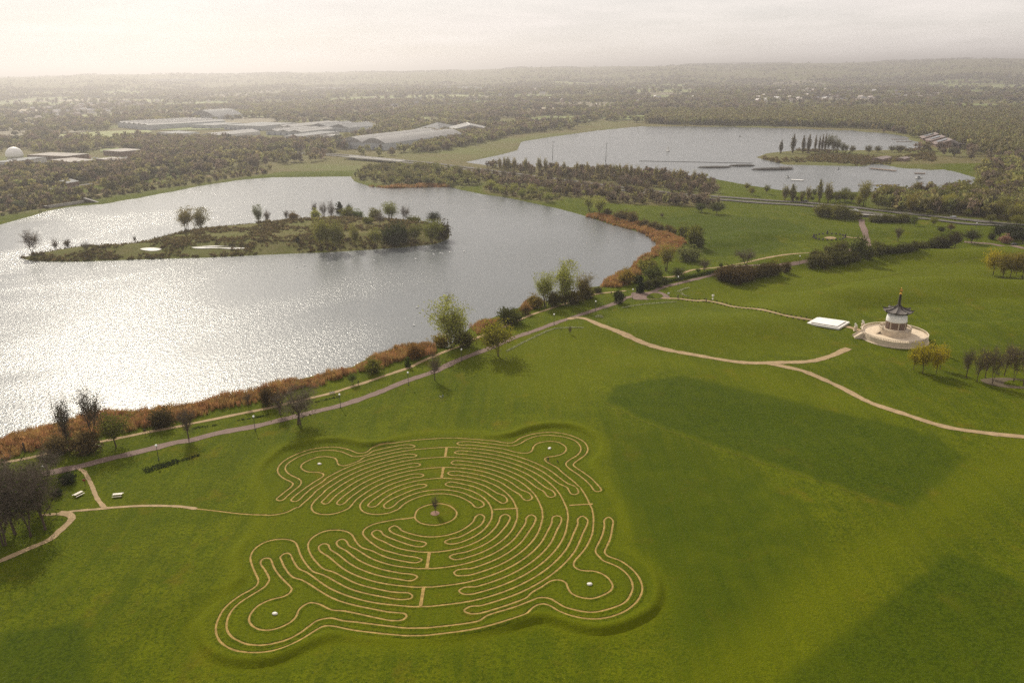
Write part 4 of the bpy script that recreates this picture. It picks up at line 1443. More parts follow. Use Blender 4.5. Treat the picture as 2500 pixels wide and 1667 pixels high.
for x, y in scatter_px('1110,424 1220,441 1300,455 1260,465 1200,456 1150,448 1110,442', 13, 6, 8):
    plant('willow', P3(x, y), rnd.uniform(6, 10), rnd.uniform(7, 11), rnd.choice((PALE, (.12, .12, .04))), 'willow on the narrow bank before the bare wood', 'tree', 'willows before the bare wood')
for x, y in scatter_px('2010,462 2100,455 2230,450 2352,430 2352,512 2250,503 2100,492 2010,480', 45, 8, 10):
    plant(rnd.choice(('round', 'willow', 'bare')), P3(x, y), rnd.uniform(9, 15), rnd.uniform(8, 12), rnd.choice(((.16, .15, .035), (.14, .12, .03), OLIVE, (.19, .185, .04))), 'budding tree in the dense right-hand wood beyond the road', 'tree', 'right-hand wood beyond the road')
for x, y in scatter_px('1700,432 1830,448 1990,452 1985,470 1830,462 1700,448', 10, 9, 11):
    plant('round', P3(x, y), rnd.uniform(5, 9), rnd.uniform(5, 9), rnd.choice((OLIVE, (.14, .13, .03))), 'small tree on the far lake shore behind the young poplars', 'tree', 'trees on the far lake shore')
for i in range(34):
    t = i / 33
    u = 20 + 1880 * t
    (uu, vv), = px('V1', '%f,%f' % (u * 1.25, 1425 - 385 * t ** .85 + rnd.uniform(-6, 4)))
    p = G3(uu, vv, -.1)
    plant('bush', p, rnd.uniform(2, 5), rnd.uniform(3, 7), rnd.choice((BROWN, (.08, .075, .03))), 'small shrub at the waterline of the far left bank', 'bush', 'waterline shrubs of the far left bank')


# ------------------------------------------------------------------ far woodland: one mass, scattered instances
def scatter_object(name, protos, pts, rots, scls, ids, label=None, cat=None):
    pc = bpy.data.collections.new(name + '_kinds')
    for m in protos:
        pc.objects.link(bpy.data.objects.new(m.name, m))
    me = bpy.data.meshes.new(name)
    n = len(pts)
    me.vertices.add(n); me.vertices.foreach_set('co', np.asarray(pts, np.float32).ravel())
    for an, typ, arr in (('rot', 'FLOAT', rots), ('pick', 'INT', ids)):
        a = me.attributes.new(an, typ, 'POINT'); a.data.foreach_set('value', np.asarray(arr, np.float32 if typ == 'FLOAT' else np.int32))
    a = me.attributes.new('scl', 'FLOAT_VECTOR', 'POINT'); a.data.foreach_set('vector', np.asarray(scls, np.float32).ravel())
    me.update()
    ng = bpy.data.node_groups.new(name, 'GeometryNodeTree')
    ng.interface.new_socket('Geometry', in_out='INPUT', socket_type='NodeSocketGeometry')
    ng.interface.new_socket('Geometry', in_out='OUTPUT', socket_type='NodeSocketGeometry')
    N, Lk = ng.nodes, ng.links
    gi, go = N.new('NodeGroupInput'), N.new('NodeGroupOutput')
    ip = N.new('GeometryNodeInstanceOnPoints')
    ci = N.new('GeometryNodeCollectionInfo'); ci.inputs[0].default_value = pc; ci.inputs['Separate Children'].default_value = True; ci.inputs['Reset Children'].default_value = True
    ip.inputs['Pick Instance'].default_value = True

    def attr(an, dt):
        q = N.new('GeometryNodeInputNamedAttribute'); q.data_type = dt; q.inputs[0].default_value = an
        return q.outputs[0]
    cb = N.new('ShaderNodeCombineXYZ')
    Lk.new(attr('rot', 'FLOAT'), cb.inputs['Z'])
    er = N.new('FunctionNodeEulerToRotation'); Lk.new(cb.outputs[0], er.inputs[0])
    Lk.new(gi.outputs[0], ip.inputs['Points']); Lk.new(ci.outputs[0], ip.inputs['Instance'])
    Lk.new(attr('pick', 'INT'), ip.inputs['Instance Index']); Lk.new(er.outputs[0], ip.inputs['Rotation']); Lk.new(attr('scl', 'FLOAT_VECTOR'), ip.inputs['Scale'])
    Lk.new(ip.outputs[0], go.inputs[0])
    o = obj(name, me)
    md = o.modifiers.new('scatter', 'NODES'); md.node_group = ng
    tag(o, label, cat, kind='stuff')
    return o


def mass_tree(name, kind, mat, seed, n=90, size=.085):
    """unit-size wood tree: many leaf clumps round a stem"""
    rs = np.random.RandomState(seed)
    lump = envelope(kind, rs, 14)
    c = lump[rs.randint(0, 14, n)] + rs.normal(size=(n, 3)) * [.09, .09, .075]
    q = card_quads(c, size, rs)
    st = seg_quads(np.array([[0, 0, -.02]]), np.array([[0, 0, .6]]), np.array([.02]), np.array([.008]), 3)
    return quad_mesh(name, np.concatenate([q, st]), [mat, M['bark']], [0] * n + [1] * 3)


KINDS = [mass_tree('a%d' % i, k, M[m], 40 + i, n, s) for i, (k, m, n, s) in enumerate((
    ('round', 'stuff1', 110, .075), ('vase', 'stuff1', 100, .07), ('round', 'stuff2', 110, .08), ('bush', 'stuff2', 110, .09),
    ('round', 'stuff3', 110, .08), ('vase', 'stuff3', 110, .075), ('round', 'stuff4', 130, .085), ('cone', 'stuff4', 110, .08), ('poplar', 'stuff2', 110, .07)))]
OPEN = []          # filled by the buildings, roads and fields below


# ------------------------------------------------------------------ buildings
def quad_frame(t, L, R, B):
    l, r, b = [Vector((*at(*px(t, s)[0]), 0)) for s in (L, R, B)]
    ax = (r - l); w = ax.length; ax.normalize()
    ay = Vector((-ax.y, ax.x, 0))
    d = max(abs((b - r).dot(ay)), 12)
    return l, ax, ay, w, d


def shed(t, L, R, B, h, roof, wm, rm, label, name='warehouse', cat='warehouse', group=None, n=2, doors=0, windows=0, maxd=400):
    l, ax, ay, w, d = quad_frame(t, L, R, B)
    d = min(d, maxd)
    c = l + ax * w / 2 + ay * d / 2
    z0 = min(float(gz(l.x, l.y)), float(gz(c.x, c.y)))
    rz = math.atan2(ax.y, ax.x)
    e = empty(name, (c.x, c.y, z0), rz)
    a, b = w / 2, d / 2
    OPEN.append((c.x, c.y, rz, a + 7, b + 7))
    MB().box((0, 0, h / 2 - .5), (w, d, h + 1)).build('wall', M[wm], e)
    m = MB()
    o = .4
    if roof == 'flat':
        m.box((0, 0, h + .35), (w + o, d + o, .7))
    elif roof == 'gable':                      # n ridges running back
        sw = w / n
        for i in range(n):
            x0 = -a + i * sw; pk = sw * .11
            V = [(x0, -b - o, h), (x0 + sw, -b - o, h), (x0 + sw / 2, -b - o, h + pk), (x0, b + o, h), (x0 + sw, b + o, h), (x0 + sw / 2, b + o, h + pk)]
            m.add(V, [(0, 1, 2), (5, 4, 3), (0, 2, 5, 3), (2, 1, 4, 5), (1, 0, 3, 4)])
    elif roof == 'barrel':
        sw = w / n
        for i in range(n):
            x0 = -a + i * sw
            V = []; k = 10
            for yy in (-b - o, b + o):
                for j in range(k + 1):
                    q = j / k
                    V.append((x0 + sw * q, yy, h + sw * .16 * math.sin(PI * q)))
            F = [(j, j + 1, k + 2 + j, k + 1 + j) for j in range(k)] + [tuple(range(k, -1, -1)), tuple(range(k + 1, 2 * k + 2))]
            m.add(V, F)
    elif roof == 'pyramid':
        m.add([(-a, -b, h), (a, -b, h), (a, b, h), (-a, b, h), (0, 0, h + 13)], [(0, 1, 4), (1, 2, 4), (2, 3, 4), (3, 0, 4), (3, 2, 1, 0)])
    elif roof == 'mono':
        m.add([(-a - o, -b - o, h), (a + o, -b - o, h), (a + o, b + o, h + d * .28), (-a - o, b + o, h + d * .28), (-a - o, -b - o, h + .3), (a + o, -b - o, h + .3), (a + o, b + o, h + d * .28 + .3), (-a - o, b + o, h + d * .28 + .3)],
              [(3, 2, 1, 0), (4, 5, 6, 7), (0, 1, 5, 4), (1, 2, 6, 5), (2, 3, 7, 6), (3, 0, 4, 7)])
    r_ = m.build('roof', M[rm], e)
    if roof in ('gable', 'barrel') and w > 60:
        for i in range(n):
            x = -a + (i + .5) * w / n
            MB().box((x, 0, h + w / n * (.11 if roof == 'gable' else .16) + .25), (1.6, d * .9, .5)).build('ridge_light', M['white_paint'], r_)
    for i in range(doors):
        x = -a + (i + .5) * w / doors
        MB().box((x, -b - .03, 2.4), (min(4.5, w / doors * .6), .2, 4.6)).build('loading_door', M['door'], e)
    for i in range(windows):
        x = -a + (i + .5) * w / windows
        MB().box((x, -b - .03, h * .55), (w / windows * .7, .2, h * .3)).build('window', M['glass'], e)
    tag(e, label, cat, group)
    return e


shed('V2', '850,818', '1255,838', '1640,728', 10, 'barrel', 'clad', 'roof_pale', 'long pale warehouse with twin barrel roofs, nearest to the lakes', n=2, doors=6)
shed('V2', '1450,682', '1745,687', '1860,645', 3, 'pyramid', 'clad2', 'roof_grey', 'pyramid-roofed hall behind the twin barrel warehouse', 'leisure_hall', 'hall')
shed('V2', '1850,692', '2180,684', '2210,655', 8, 'gable', 'clad', 'roof_pale', 'pale gabled hall right of the pyramid-roofed hall', 'leisure_hall', 'hall', n=1)
shed('V2', '275,657', '420,662', '700,612', 8, 'gable', 'clad2', 'roof_pale', 'bright-roofed warehouse with a long slanting roof, left of the lorry row', n=2, doors=4, maxd=150)
shed('V1', '2010,650', '2352,660', '2420,622', 8, 'flat', 'clad', 'roof_grey', 'long flat grey warehouse behind the bright slanting roofs', doors=8, maxd=120)
shed('V2', '185,697', '500,707', '740,672', 7, 'gable', 'clad', 'roof_pale', 'low pale warehouse in the front row of the industrial park', n=3, doors=6, maxd=120)
shed('V2', '345,740', '520,746', '720,700', 6, 'flat', 'clad2', 'roof_grey', 'small flat shed nearest the woods in the industrial park', doors=3, maxd=120)
shed('V2', '570,657', '930,674', '1000,640', 8, 'gable', 'clad', 'roof_grey', 'grey warehouse beside the row of white lorries', n=2, doors=7, maxd=110)
shed('V1', '1060,630', '1330,657', '1850,600', 10, 'gable', 'clad', 'roof_pale', 'biggest pale warehouse with many ridges, leftmost of the industrial park', n=6, doors=7, maxd=260)
shed('V1', '1720,640', '1930,647', '1960,618', 7, 'flat', 'clad', 'roof_grey', 'flat grey unit right of the biggest warehouse', doors=3, maxd=90)
shed('V1', '1700,562', '1930,567', '2090,540', 9, 'barrel', 'clad', 'roof_grey', 'hall with a curved dark roof behind the biggest warehouse', n=1, maxd=90)
shed('V1', '1800,732', '1950,737', '2160,690', 6, 'gable', 'clad2', 'roof_pale', 'narrow pale shed in front of the biggest warehouse', n=1, doors=2, maxd=130)
shed('V1', '1420,706', '1600,722', '1640,695', 6, 'flat', 'clad2', 'roof_grey', 'small pale block below the biggest warehouse', windows=6, name='office_block', cat='office', maxd=60)
shed('V1', '250,917', '600,932', '640,900', 5.5, 'flat', 'brick', 'roof_brown', 'long low brown office right of the white dome', 'office_block', 'office', windows=16, maxd=45)
shed('V1', '460,967', '650,992', '690,950', 6, 'flat', 'brick', 'roof_brown', 'square brown office before the long low one', 'office_block', 'office', windows=9, maxd=45)
shed('V1', '930,880', '1090,892', '1200,865', 6, 'flat', 'brick', 'roof_brown', 'brown office at the back of the office car park', 'office_block', 'office', windows=8, maxd=60)
shed('V1', '865,957', '1040,977', '1060,945', 6, 'flat', 'brick', 'roof_brown', 'dark brown office at the front of the office car park', 'office_block', 'office', windows=9, maxd=45)
shed('V1', '-60,990', '90,992', '260,930', 6, 'flat', 'clad2', 'roof_grey', 'pale building below the white dome at the left edge', 'office_block', 'office', windows=8, maxd=60)
shed('V1', '470,1166', '610,1168', '640,1148', 4.5, 'gable', 'brick', 'roof_grey', 'lone small pavilion with a pale roof in the trees by the left road', 'pavilion', 'building', n=1, maxd=16)
# white dome
p = G3(*px('V1', '140,925')[0])
e = empty('radar_dome', (p.x, p.y, p.z)); OPEN.append((p.x, p.y, 0, 20, 20))
MB().lathe([(9.5, 0), (9.5, 5)], 28).build('base', M['clad2'], e)
prof = [(10.5 * math.cos(t), 7 + 10.5 * math.sin(t)) for t in np.linspace(-.25, 1.5, 12)]
MB().lathe(prof, 32).build('dome', M['white_paint'], e, True)
tag(e, 'white spherical dome on a low building at the left edge', 'dome')
# far long sheds
for t, L, R, B, h, lb in (('V2', '600,296', '950,290', '960,285', 12, 'very long white shed on the horizon plain, centre left'), ('V1', '1080,268', '1700,272', '1720,262', 12, 'longest white shed far off under the left skyline'),
                          ('V2', '1740,292', '2000,296', '2010,288', 12, 'white shed far off above the pyramid hall'), ('V3', '1720,176', '2200,180', '2210,170', 14, 'pale shed at the foot of the hills, centre'),
                          ('V4', '2080,132', '2260,128', '2270,122', 14, 'white shed on the far right plain'), ('V4', '20,158', '440,154', '450,148', 14, 'pale long shed below the hill ridge'),
                          ('V2', '610,447', '720,442', '730,436', 8, 'small bright shed in the middle-distance trees'), ('V2', '470,448', '535,446', '545,440', 8, 'tiny bright shed left of its twin in the trees'),
                          ('V2', '1060,543', '1340,540', '1360,533', 7, 'low pale roof in the trees behind the lorry row')):
    shed(t, L, R, B, h, 'flat', 'clad2', 'roof_pale', lb, 'far_shed', 'shed', maxd=120)
# watersports centre: three tall mono-pitch wings
pA, pB = [Vector((*at(*px('V4', s)[0]), 0)) for s in ('1512,672', '1665,750')]
ax = (pB - pA); Lw = ax.length; ax.normalize()
c = (pA + pB) / 2
e = empty('watersports_centre', (c.x, c.y, float(gz(c.x, c.y))), math.atan2(ax.y, ax.x))
OPEN.append((c.x, c.y, math.atan2(ax.y, ax.x), Lw / 2 + 15, 30))
wl_ = Lw / 3
for i in range(3):
    x0 = -Lw / 2 + i * wl_
    w_ = MB().add([(x0, -2, 0), (x0 + wl_ * .62, -2, 0), (x0 + wl_ * .62, 16, 0), (x0, 16, 0), (x0, -2, 4), (x0 + wl_ * .62, -2, 4), (x0 + wl_ * .62, 16, 9.5), (x0, 16, 9.5)],
                  [(3, 2, 1, 0), (0, 1, 5, 4), (1, 2, 6, 5), (2, 3, 7, 6), (3, 0, 4, 7), (4, 5, 6, 7)]).build('wing', M['brick'], e)
    MB().add([(x0 - .5, -4, 3.5), (x0 + wl_ * .64, -4, 3.5), (x0 + wl_ * .64, 17, 10.1), (x0 - .5, 17, 10.1), (x0 - .5, -4, 4.1), (x0 + wl_ * .64, -4, 4.1), (x0 + wl_ * .64, 17, 10.7), (x0 - .5, 17, 10.7)],
             [(3, 2, 1, 0), (4, 5, 6, 7), (0, 1, 5, 4), (1, 2, 6, 5), (2, 3, 7, 6), (3, 0, 4, 7)]).build('roof', M['roof_tile'], w_)
    MB().add([(x0 + wl_ * .15, 1, 6.35), (x0 + wl_ * .45, 1, 6.35), (x0 + wl_ * .45, 12, 10.55), (x0 + wl_ * .15, 12, 10.55)], [(0, 1, 2, 3)]).build('rooflight', M['glass'], w_)
MB().box((0, 27, 3), (Lw * .9, 8, 6)).build('rear_block', M['pag_dark'], e)
tag(e, 'brick watersports centre with three sloping roofs on the far lake shore', 'building')
shed('V4', '1095,856', '1185,862', '1310,832', 3.5, 'gable', 'brick', 'roof_tile', 'low brick restaurant with a pitched roof on the far island', 'restaurant', 'building', n=1, maxd=30)
shed('V4', '1300,852', '1370,856', '1390,842', 3, 'gable', 'brick', 'roof_tile', 'small brick pavilion right of the island restaurant', 'pavilion', 'building', n=1, maxd=20)
# underpass bridge in the road bank, road bridge by the promontory
p, q = G3(*px('V7', '760,352')[0]), G3(*px('V7', '880,358')[0])
ax = (q - p).normalized(); c = (p + q) / 2
e = empty('road_bridge', (c.x, c.y, c.z), math.atan2(ax.y, ax.x))
MB().box((0, 5, .55), (24, 11, .7)).build('deck', M['concrete'], e)
MB().box((-11.5, 5, -1), (1, 11, 4)).build('abutment', M['concrete'], e)
MB().box((11.5, 5, -1), (1, 11, 4)).build('abutment', M['concrete'], e)
MB().box((0, -.6, 1.4), (24, .25, 1)).build('parapet', M['pag_dark'], e)
MB().box((0, 9, -.6), (22, .3, 2.2)).build('tunnel_shade', M['pag_dark'], e)  # dark panel stands in for the shade inside the opening
tag(e, 'concrete road bridge over the footpath with a dark opening', 'bridge')
p, q = G3(*px('V2', '900,910')[0]), G3(*px('V2', '1400,955')[0])
ax = (q - p).normalized(); c = (p + q) / 2; L_ = (q - p).length
e = empty('road_bridge', (c.x, c.y, c.z), math.atan2(ax.y, ax.x))
MB().box((0, 0, 2.6), (L_, 12, .8)).build('deck', M['concrete'], e)
for s in (-1, 1):
    MB().box((0, s * 6, 3.5), (L_, .3, 1.1)).build('parapet', M['white_paint'], e)
for i in range(4):
    MB().box((L_ * (i - 1.5) / 4, 0, .9), (1.5, 9, 2.6)).build('pier', M['concrete'], e)
tag(e, 'long low road bridge with pale parapets behind the promontory willows', 'bridge')
# dam and weir on the far left bank
pA, pB = Vector((*atz(*px('V5', '805,225')[0], WATER), 0)), Vector((*atz(*px('V5', '945,222')[0], WATER), 0))
pC = Vector((*atz(*px('V5', '470,275')[0], WATER), 0))
e = empty('weir', (pA.x, pA.y, WATER))
m = MB(); r0 = Vector((0, 0, 0)); r1 = pB - pA
m.add([r0 + Vector((0, 0, -1)), r1 + Vector((0, 0, -1)), r1 + Vector((0, 0, .5)), r0 + Vector((0, 0, 5)), r0 + Vector((1, 2, -1)), r1 + Vector((1, 2, -1)), r1 + Vector((1, 2, .5)), r0 + Vector((1, 2, 5))],
      [(0, 1, 2, 3), (7, 6, 5, 4), (3, 2, 6, 7), (1, 5, 6, 2), (0, 3, 7, 4)])
m.build('wing_wall', M['pag_dark'], e)
dv = pC - pA; ln_ = dv.length
MB().box((0, 0, 1.2), (ln_, 1.0, 3.4)).build('sill_wall', M['concrete'], e, loc=dv / 2, rz=math.atan2(dv.y, dv.x))
MB().box((0, 0, 1.8), (9, 1.2, 2.2)).build('wing_wall', M['pag_dark'], e, loc=dv + Vector((-3, -1, 0)), rz=-.5)
tag(e, 'concrete weir with dark wing walls on the far left bank', 'weir')

# houses of the two estates
def house_meshes(w, d, h, rf, wallm, roofm):
    a, b = w / 2, d / 2
    wall = MB().box((0, 0, h / 2 - .5), (w, d, h + 1))
    wall.add([(-a, -b, h), (-a, b, h), (-a, 0, h + rf)], [(0, 2, 1)]); wall.add([(a, -b, h), (a, b, h), (a, 0, h + rf)], [(0, 1, 2)])
    roof = MB()
    o = .5
    roof.add([(-a - o, -b - o, h - .2), (a + o, -b - o, h - .2), (a + o, 0, h + rf + .15), (-a - o, 0, h + rf + .15), (-a - o, b + o, h - .2), (a + o, b + o, h - .2)], [(0, 1, 2, 3), (3, 2, 5, 4)])
    roof.box((a * .5, .8, h + rf), (.8, .8, 1.8))
    return wall.mesh('house_wall', M[wallm]), roof.mesh('house_roof', M[roofm])


HM = [house_meshes(11, 9, 5.5, 3.4, 'house_brick', 'roof_tile'), house_meshes(16, 9, 5.5, 3.2, 'render', 'roof_slate'), house_meshes(9, 8, 7.5, 3, 'house_brick', 'roof_slate'), house_meshes(13, 10, 6, 3.6, 'render', 'roof_tile')]


def estate(txt, n, seed, lo, label, group, ang):
    for i, (x, y) in enumerate(scatter_px(txt, n, seed, lo)):
        r = random.Random(seed * 999 + i)
        wm_, rm_ = HM[r.choice((0, 1, 1, 2, 3, 3))]
        k = r.uniform(1.05, 1.45)
        e = empty('house', (x, y, float(gz(x, y))), ang + r.choice((0, PI / 2)) + r.uniform(-.15, .15), (k, k, k))
        obj('wall', wm_, e); obj('roof', rm_, e)
        OPEN.append((x, y, 0, 8, 8))
        tag(e, label, 'house', group)


estate('1735,214 1900,210 2190,219 2195,232 2000,236 1740,236', 100, 31, 17, 'house in the estate beyond the tall tree belt on the right', 'houses of the right-hand estate', .3)
estate('55,258 150,245 330,236 330,250 250,262 60,282', 80, 32, 17, 'house in the estate far behind the white dome on the left', 'houses of the left-hand estate', -.2)
estate('20,215 620,203 1000,200 1450,215 1700,222 1690,236 1400,250 1000,255 640,245 20,240', 110, 33, 35, 'scattered house among the trees of the middle distance', 'scattered far houses', .1)

# lorries parked between the warehouses, cars
def lorry(loc, rz, label, group):
    e = empty('lorry', loc, rz)
    if not hasattr(lorry, 'm'):
        lorry.m = [('trailer', MB().box((-1.5, 0, 2.5), (10, 2.5, 2.8)).mesh('trailer', M['white_paint'])), ('cab', MB().box((5, 0, 1.9), (2.2, 2.4, 2.6), 0, 0, .95).mesh('cab', M['car_white'])),
                   ('wheels', MB().tube((-5, -1.2, .5), (-5, 1.2, .5), .5, n=8).tube((4.6, -1.2, .5), (4.6, 1.2, .5), .5, n=8).tube((-3.5, -1.2, .5), (-3.5, 1.2, .5), .5, n=8).mesh('wheels', M['rubber']))]
    for n_, m_ in lorry.m:
        obj(n_, m_, e)
    tag(e, label, 'lorry', group)


for i in range(11):
    p = G3(*px('V2', '%f,%f' % (1012 + i * 15, 662 - i * .8))[0])
    lorry(p, 1.3, 'white lorry in the row parked beside the grey warehouse', 'row of parked lorries')
    OPEN.append((p.x, p.y, 0, 9, 9))
for i in range(5):
    p = G3(*px('V2', '%f,%f' % (765 + i * 13, 718 - i))[0])
    lorry(p, 1.2, 'white lorry in the short row behind the twin barrel warehouse', 'short row of lorries')
    OPEN.append((p.x, p.y, 0, 9, 9))


def car(loc, rz, paint, label, group=None):
    e = empty('car', loc, rz)
    key = 'm' + paint
    if not hasattr(car, key):
        b = MB()
        prof = [(-2.1, .35), (2.1, .35), (2.15, .75), (1.2, .92), (.55, 1.42), (-1.2, 1.45), (-2.0, .95), (-2.15, .7)]
        V = [(x, s * (.86 if z < 1 else .68), z) for s in (-1, 1) for x, z in prof]
        n = len(prof)
        b.add(V, [tuple(range(n - 1, -1, -1)), tuple(range(n, 2 * n))] + [(i, (i + 1) % n, n + (i + 1) % n, n + i) for i in range(n)])
        wn_ = MB().add([(1.14, -.62, .97), (1.14, .62, .97), (.6, .58, 1.39), (.6, -.58, 1.39)], [(0, 1, 2, 3)])
        sd = MB()
        for s in (-1, 1):
            q = [(.9, s * .80, 1.0), (.45, s * .71, 1.36), (-1.1, s * .71, 1.38), (-1.7, s * .80, 1.0)]
            sd.add(q, [(0, 1, 2, 3)])
        wh = [MB().tube((x, s * .7, .33), (x, s * .9, .33), .33, n=10).mesh('wheel', M['rubber']) for x in (-1.35, 1.35) for s in (-1, 1)]
        hl = [MB().box((2.12, s * .6, .68), (.1, .3, .15)).mesh('headlight', M['lightglass']) for s in (-1, 1)]
        setattr(car, key, [('body', b.mesh('car_body', M[paint])), ('windscreen', wn_.mesh('windscreen', M['glass'])), ('side_window', sd.mesh('side_window', M['glass']))] + [('wheel', w) for w in wh] + [('headlight', h_) for h_ in hl])
    for n_, m_ in getattr(car, key):
        obj(n_, m_, e)
    tag(e, label, 'car', group)
    return e


def on_road(u, v, paint, label, flip=False):
    x, y = at(*px('V7', '%d,%d' % (u, v))[0])
    i = int(np.argmin((off[:, 0] - x) ** 2 + (off[:, 1] - y) ** 2))
    nrm = np.array([-Tn[i, 1], Tn[i, 0]])
    q = off[i] + nrm * (17.0 if flip else -2.0)
    car((q[0], q[1], float(gz(*off[i])) + .65), math.atan2(Tn[i, 1], Tn[i, 0]) + (PI if flip else 0), paint, label)


on_road(190, 232, 'car_dark', 'dark car on the main road by the young poplars', True)
on_road(755, 295, 'car_white', 'white car on the main road above the underpass')
on_road(1680, 350, 'car_silver', 'silver car on the main road before the right-hand wood', True)
for i in range(26):
    u, v = (1070 + rnd.uniform(0, 210), 905 + rnd.uniform(-14, 10)) if i < 14 else (700 + rnd.uniform(0, 190), 905 + rnd.uniform(-14, 14)) if i < 20 else (770 + rnd.uniform(0, 100), 965 + rnd.uniform(-8, 8))
    p = G3(*px('V1', '%f,%f' % (u, v))[0], .02)
    car(p, rnd.choice((.4, .4 + PI / 2)), rnd.choice(('car_white', 'car_silver', 'car_silver', 'car_red', 'car_dark')), 'car in the office car park left of the industrial park', 'cars in the office car park')
    OPEN.append((p.x, p.y, 0, 6, 6))
p = G3(*px('V7', '2265,625')[0], .1)
car(p, -.3, 'car_dark', 'dark car on the red path by the pink blossom bush')

# open fields in the far country, bare ground
for t, s in (('V3', '1390,345 1470,338 1590,342 1600,365 1590,388 1480,392'), ('V1', '900,830 1060,815 1090,850 900,855'), ('V2', '850,500 1200,478 1330,490 1000,520'), ('V4', '2080,262 2352,252 2352,275 2080,285'),
             ('V4', '1930,280 2050,285 2050,292 1900,292'), ('V2', '1880,440 2150,415 2180,425 1950,450'), ('V1', '0,400 300,370 700,355 720,372 300,405 0,415')):
    pol = wpoly(t, s)
    tag(obj('field', mesh('field', [(x, y, float(gz(x, y)) + 1.0) for x, y in pol], [tuple(range(len(pol)))], M['field'])), kind='structure')
    OPEN.append(pol)
# a patchwork of fields: cells of a jittered net, some of them woods
frs = random.Random(77)
seeds = []
rr_ = 1650.0
while rr_ < 7600:
    stp = 150 + (rr_ - 1650) * .055
    na = int(math.radians(78) * rr_ / (stp * 1.5))
    for q in range(na):
        a_f = math.radians(-39 + 78 * (q + frs.uniform(.1, .9)) / na)
        r_f = rr_ + frs.uniform(-.4, .4) * stp
        seeds.append((r_f * math.sin(a_f), r_f * math.cos(a_f), stp))
    rr_ += stp
SEED = np.array(seeds)
WOODCELL = np.array([frs.random() < .42 for _ in seeds])
FM = ['field', 'field_pale', 'field_tan', 'field_olive', 'field_olive', 'field']
for q, (x_, y_, stp) in enumerate(seeds):
    if WOODCELL[q] or math.hypot(x_, y_) > 5200 or float(sdf(LAKE2, np.array([x_]), np.array([y_]))[0]) < 170 or (1750 < y_ < 2900 and 480 < x_ < 1250 and frs.random() < .6):
        continue
    dv_ = SEED[:, :2] - (x_, y_)
    dd_ = np.hypot(*dv_.T)
    nb = np.argsort(dd_)[1:16]
    pol = []
    for m in range(18):
        t_ = 2 * PI * m / 18
        c_ = dv_[nb] @ np.array([math.cos(t_), math.sin(t_)])
        lim_ = np.where(c_ > 1, dd_[nb] ** 2 / 2 / np.maximum(c_, 1), 1e9).min()
        lim_ = min(lim_, stp * 1.2) - 9
        pol.append((x_ + math.cos(t_) * max(lim_, 5), y_ + math.sin(t_) * max(lim_, 5)))
    z_ = 1.0 + .3 * abs(x_) / 1000
    tag(obj('field', mesh('field', [(x, y, float(gz(x, y)) + z_) for x, y in pol] + [(x_, y_, float(gz(x_, y_)) + z_)], [(m, (m + 1) % 18, 18) for m in range(18)], M[frs.choice(FM)])), kind='structure')
pol = spline(wpoly('U1', '1880,1215 2100,1195 2331,1215 2450,1240 2450,1320 2331,1310 2150,1300 1950,1262'), 2, True)
tag(obj('soil_bed', mesh('soil_bed', [(x, y, float(gz(x, y)) + .08) for x, y in pol], [tuple(range(len(pol)))], M['soil'])), kind='structure')

# ------------------------------------------------------------------ far woodland mass
def blocked(X, Y):
    bad = np.zeros(X.shape, bool)
    for q in OPEN:
        if isinstance(q, tuple):
            x, y, rz, a, b = q
            dx, dy = X - x, Y - y
            c, s = math.cos(rz), math.sin(rz)
            bad |= (np.abs(dx * c + dy * s) < a) & (np.abs(-dx * s + dy * c) < b)
        else:
            bad |= sdf(q, X, Y) < 2
    return bad


rsw = np.random.RandomState(5)
for t, s in (('V1', '-100,900 250,850 700,870 900,830 1250,850 1320,900 1100,970 700,1015 -100,1015'), ('V1', '1000,610 1900,585 2352,590 2352,720 1900,745 1400,740 1000,690'),
             ('V2', '0,600 1150,590 1190,660 1000,690 780,740 500,765 200,765 0,740'), ('V2', '800,830 1260,850 1700,735 1700,760 1280,880 800,860')):
    OPEN.append(wpoly(t, s))
pts = []
# the traced woods near the lakes (filling in behind the single trees)
for wi, (pol, den, hh, ks) in enumerate(((WOODS[0], 42, (5, 9), (0, 0, 1, 2)), (WOODS[3], 40, (8, 14), (2, 4, 3, 5, 4, 0)), (WOODS[4], 42, (11, 17), (2, 5, 2, 8, 2)), (WOODS[5], 60, (3, 7), (2, 3, 4, 0, 2)), (WOODS[1], 30, (4, 8), (2, 3, 4, 5, 2)), (WOODS[2], 30, (3, 6), (2, 3, 4, 0)), (wpoly('d', '850,354 1000,352 1130,326 1190,304 1180,290 1120,292 1060,312 960,332 860,347'), 60, (8, 13), (2, 4, 5, 3, 0)), (WOODS[6], 55, (8, 14), (0, 6, 2, 3, 0)))):
    P = np.array(pol)
    x0, y0 = P.min(0); x1, y1 = P.max(0)
    n = int((x1 - x0) * (y1 - y0) / den)
    X = rsw.uniform(x0, x1, n); Y = rsw.uniform(y0, y1, n)
    ok = sdf(pol, X, Y) < -2
    X, Y = X[ok], Y[ok]
    for x, y in zip(X, Y):
        h = rsw.uniform(*hh); w = h * rsw.uniform(.6, .95) * (.75 if wi == 2 else 1)
        pts.append((x, y, h, w, ks[rsw.randint(len(ks))]))
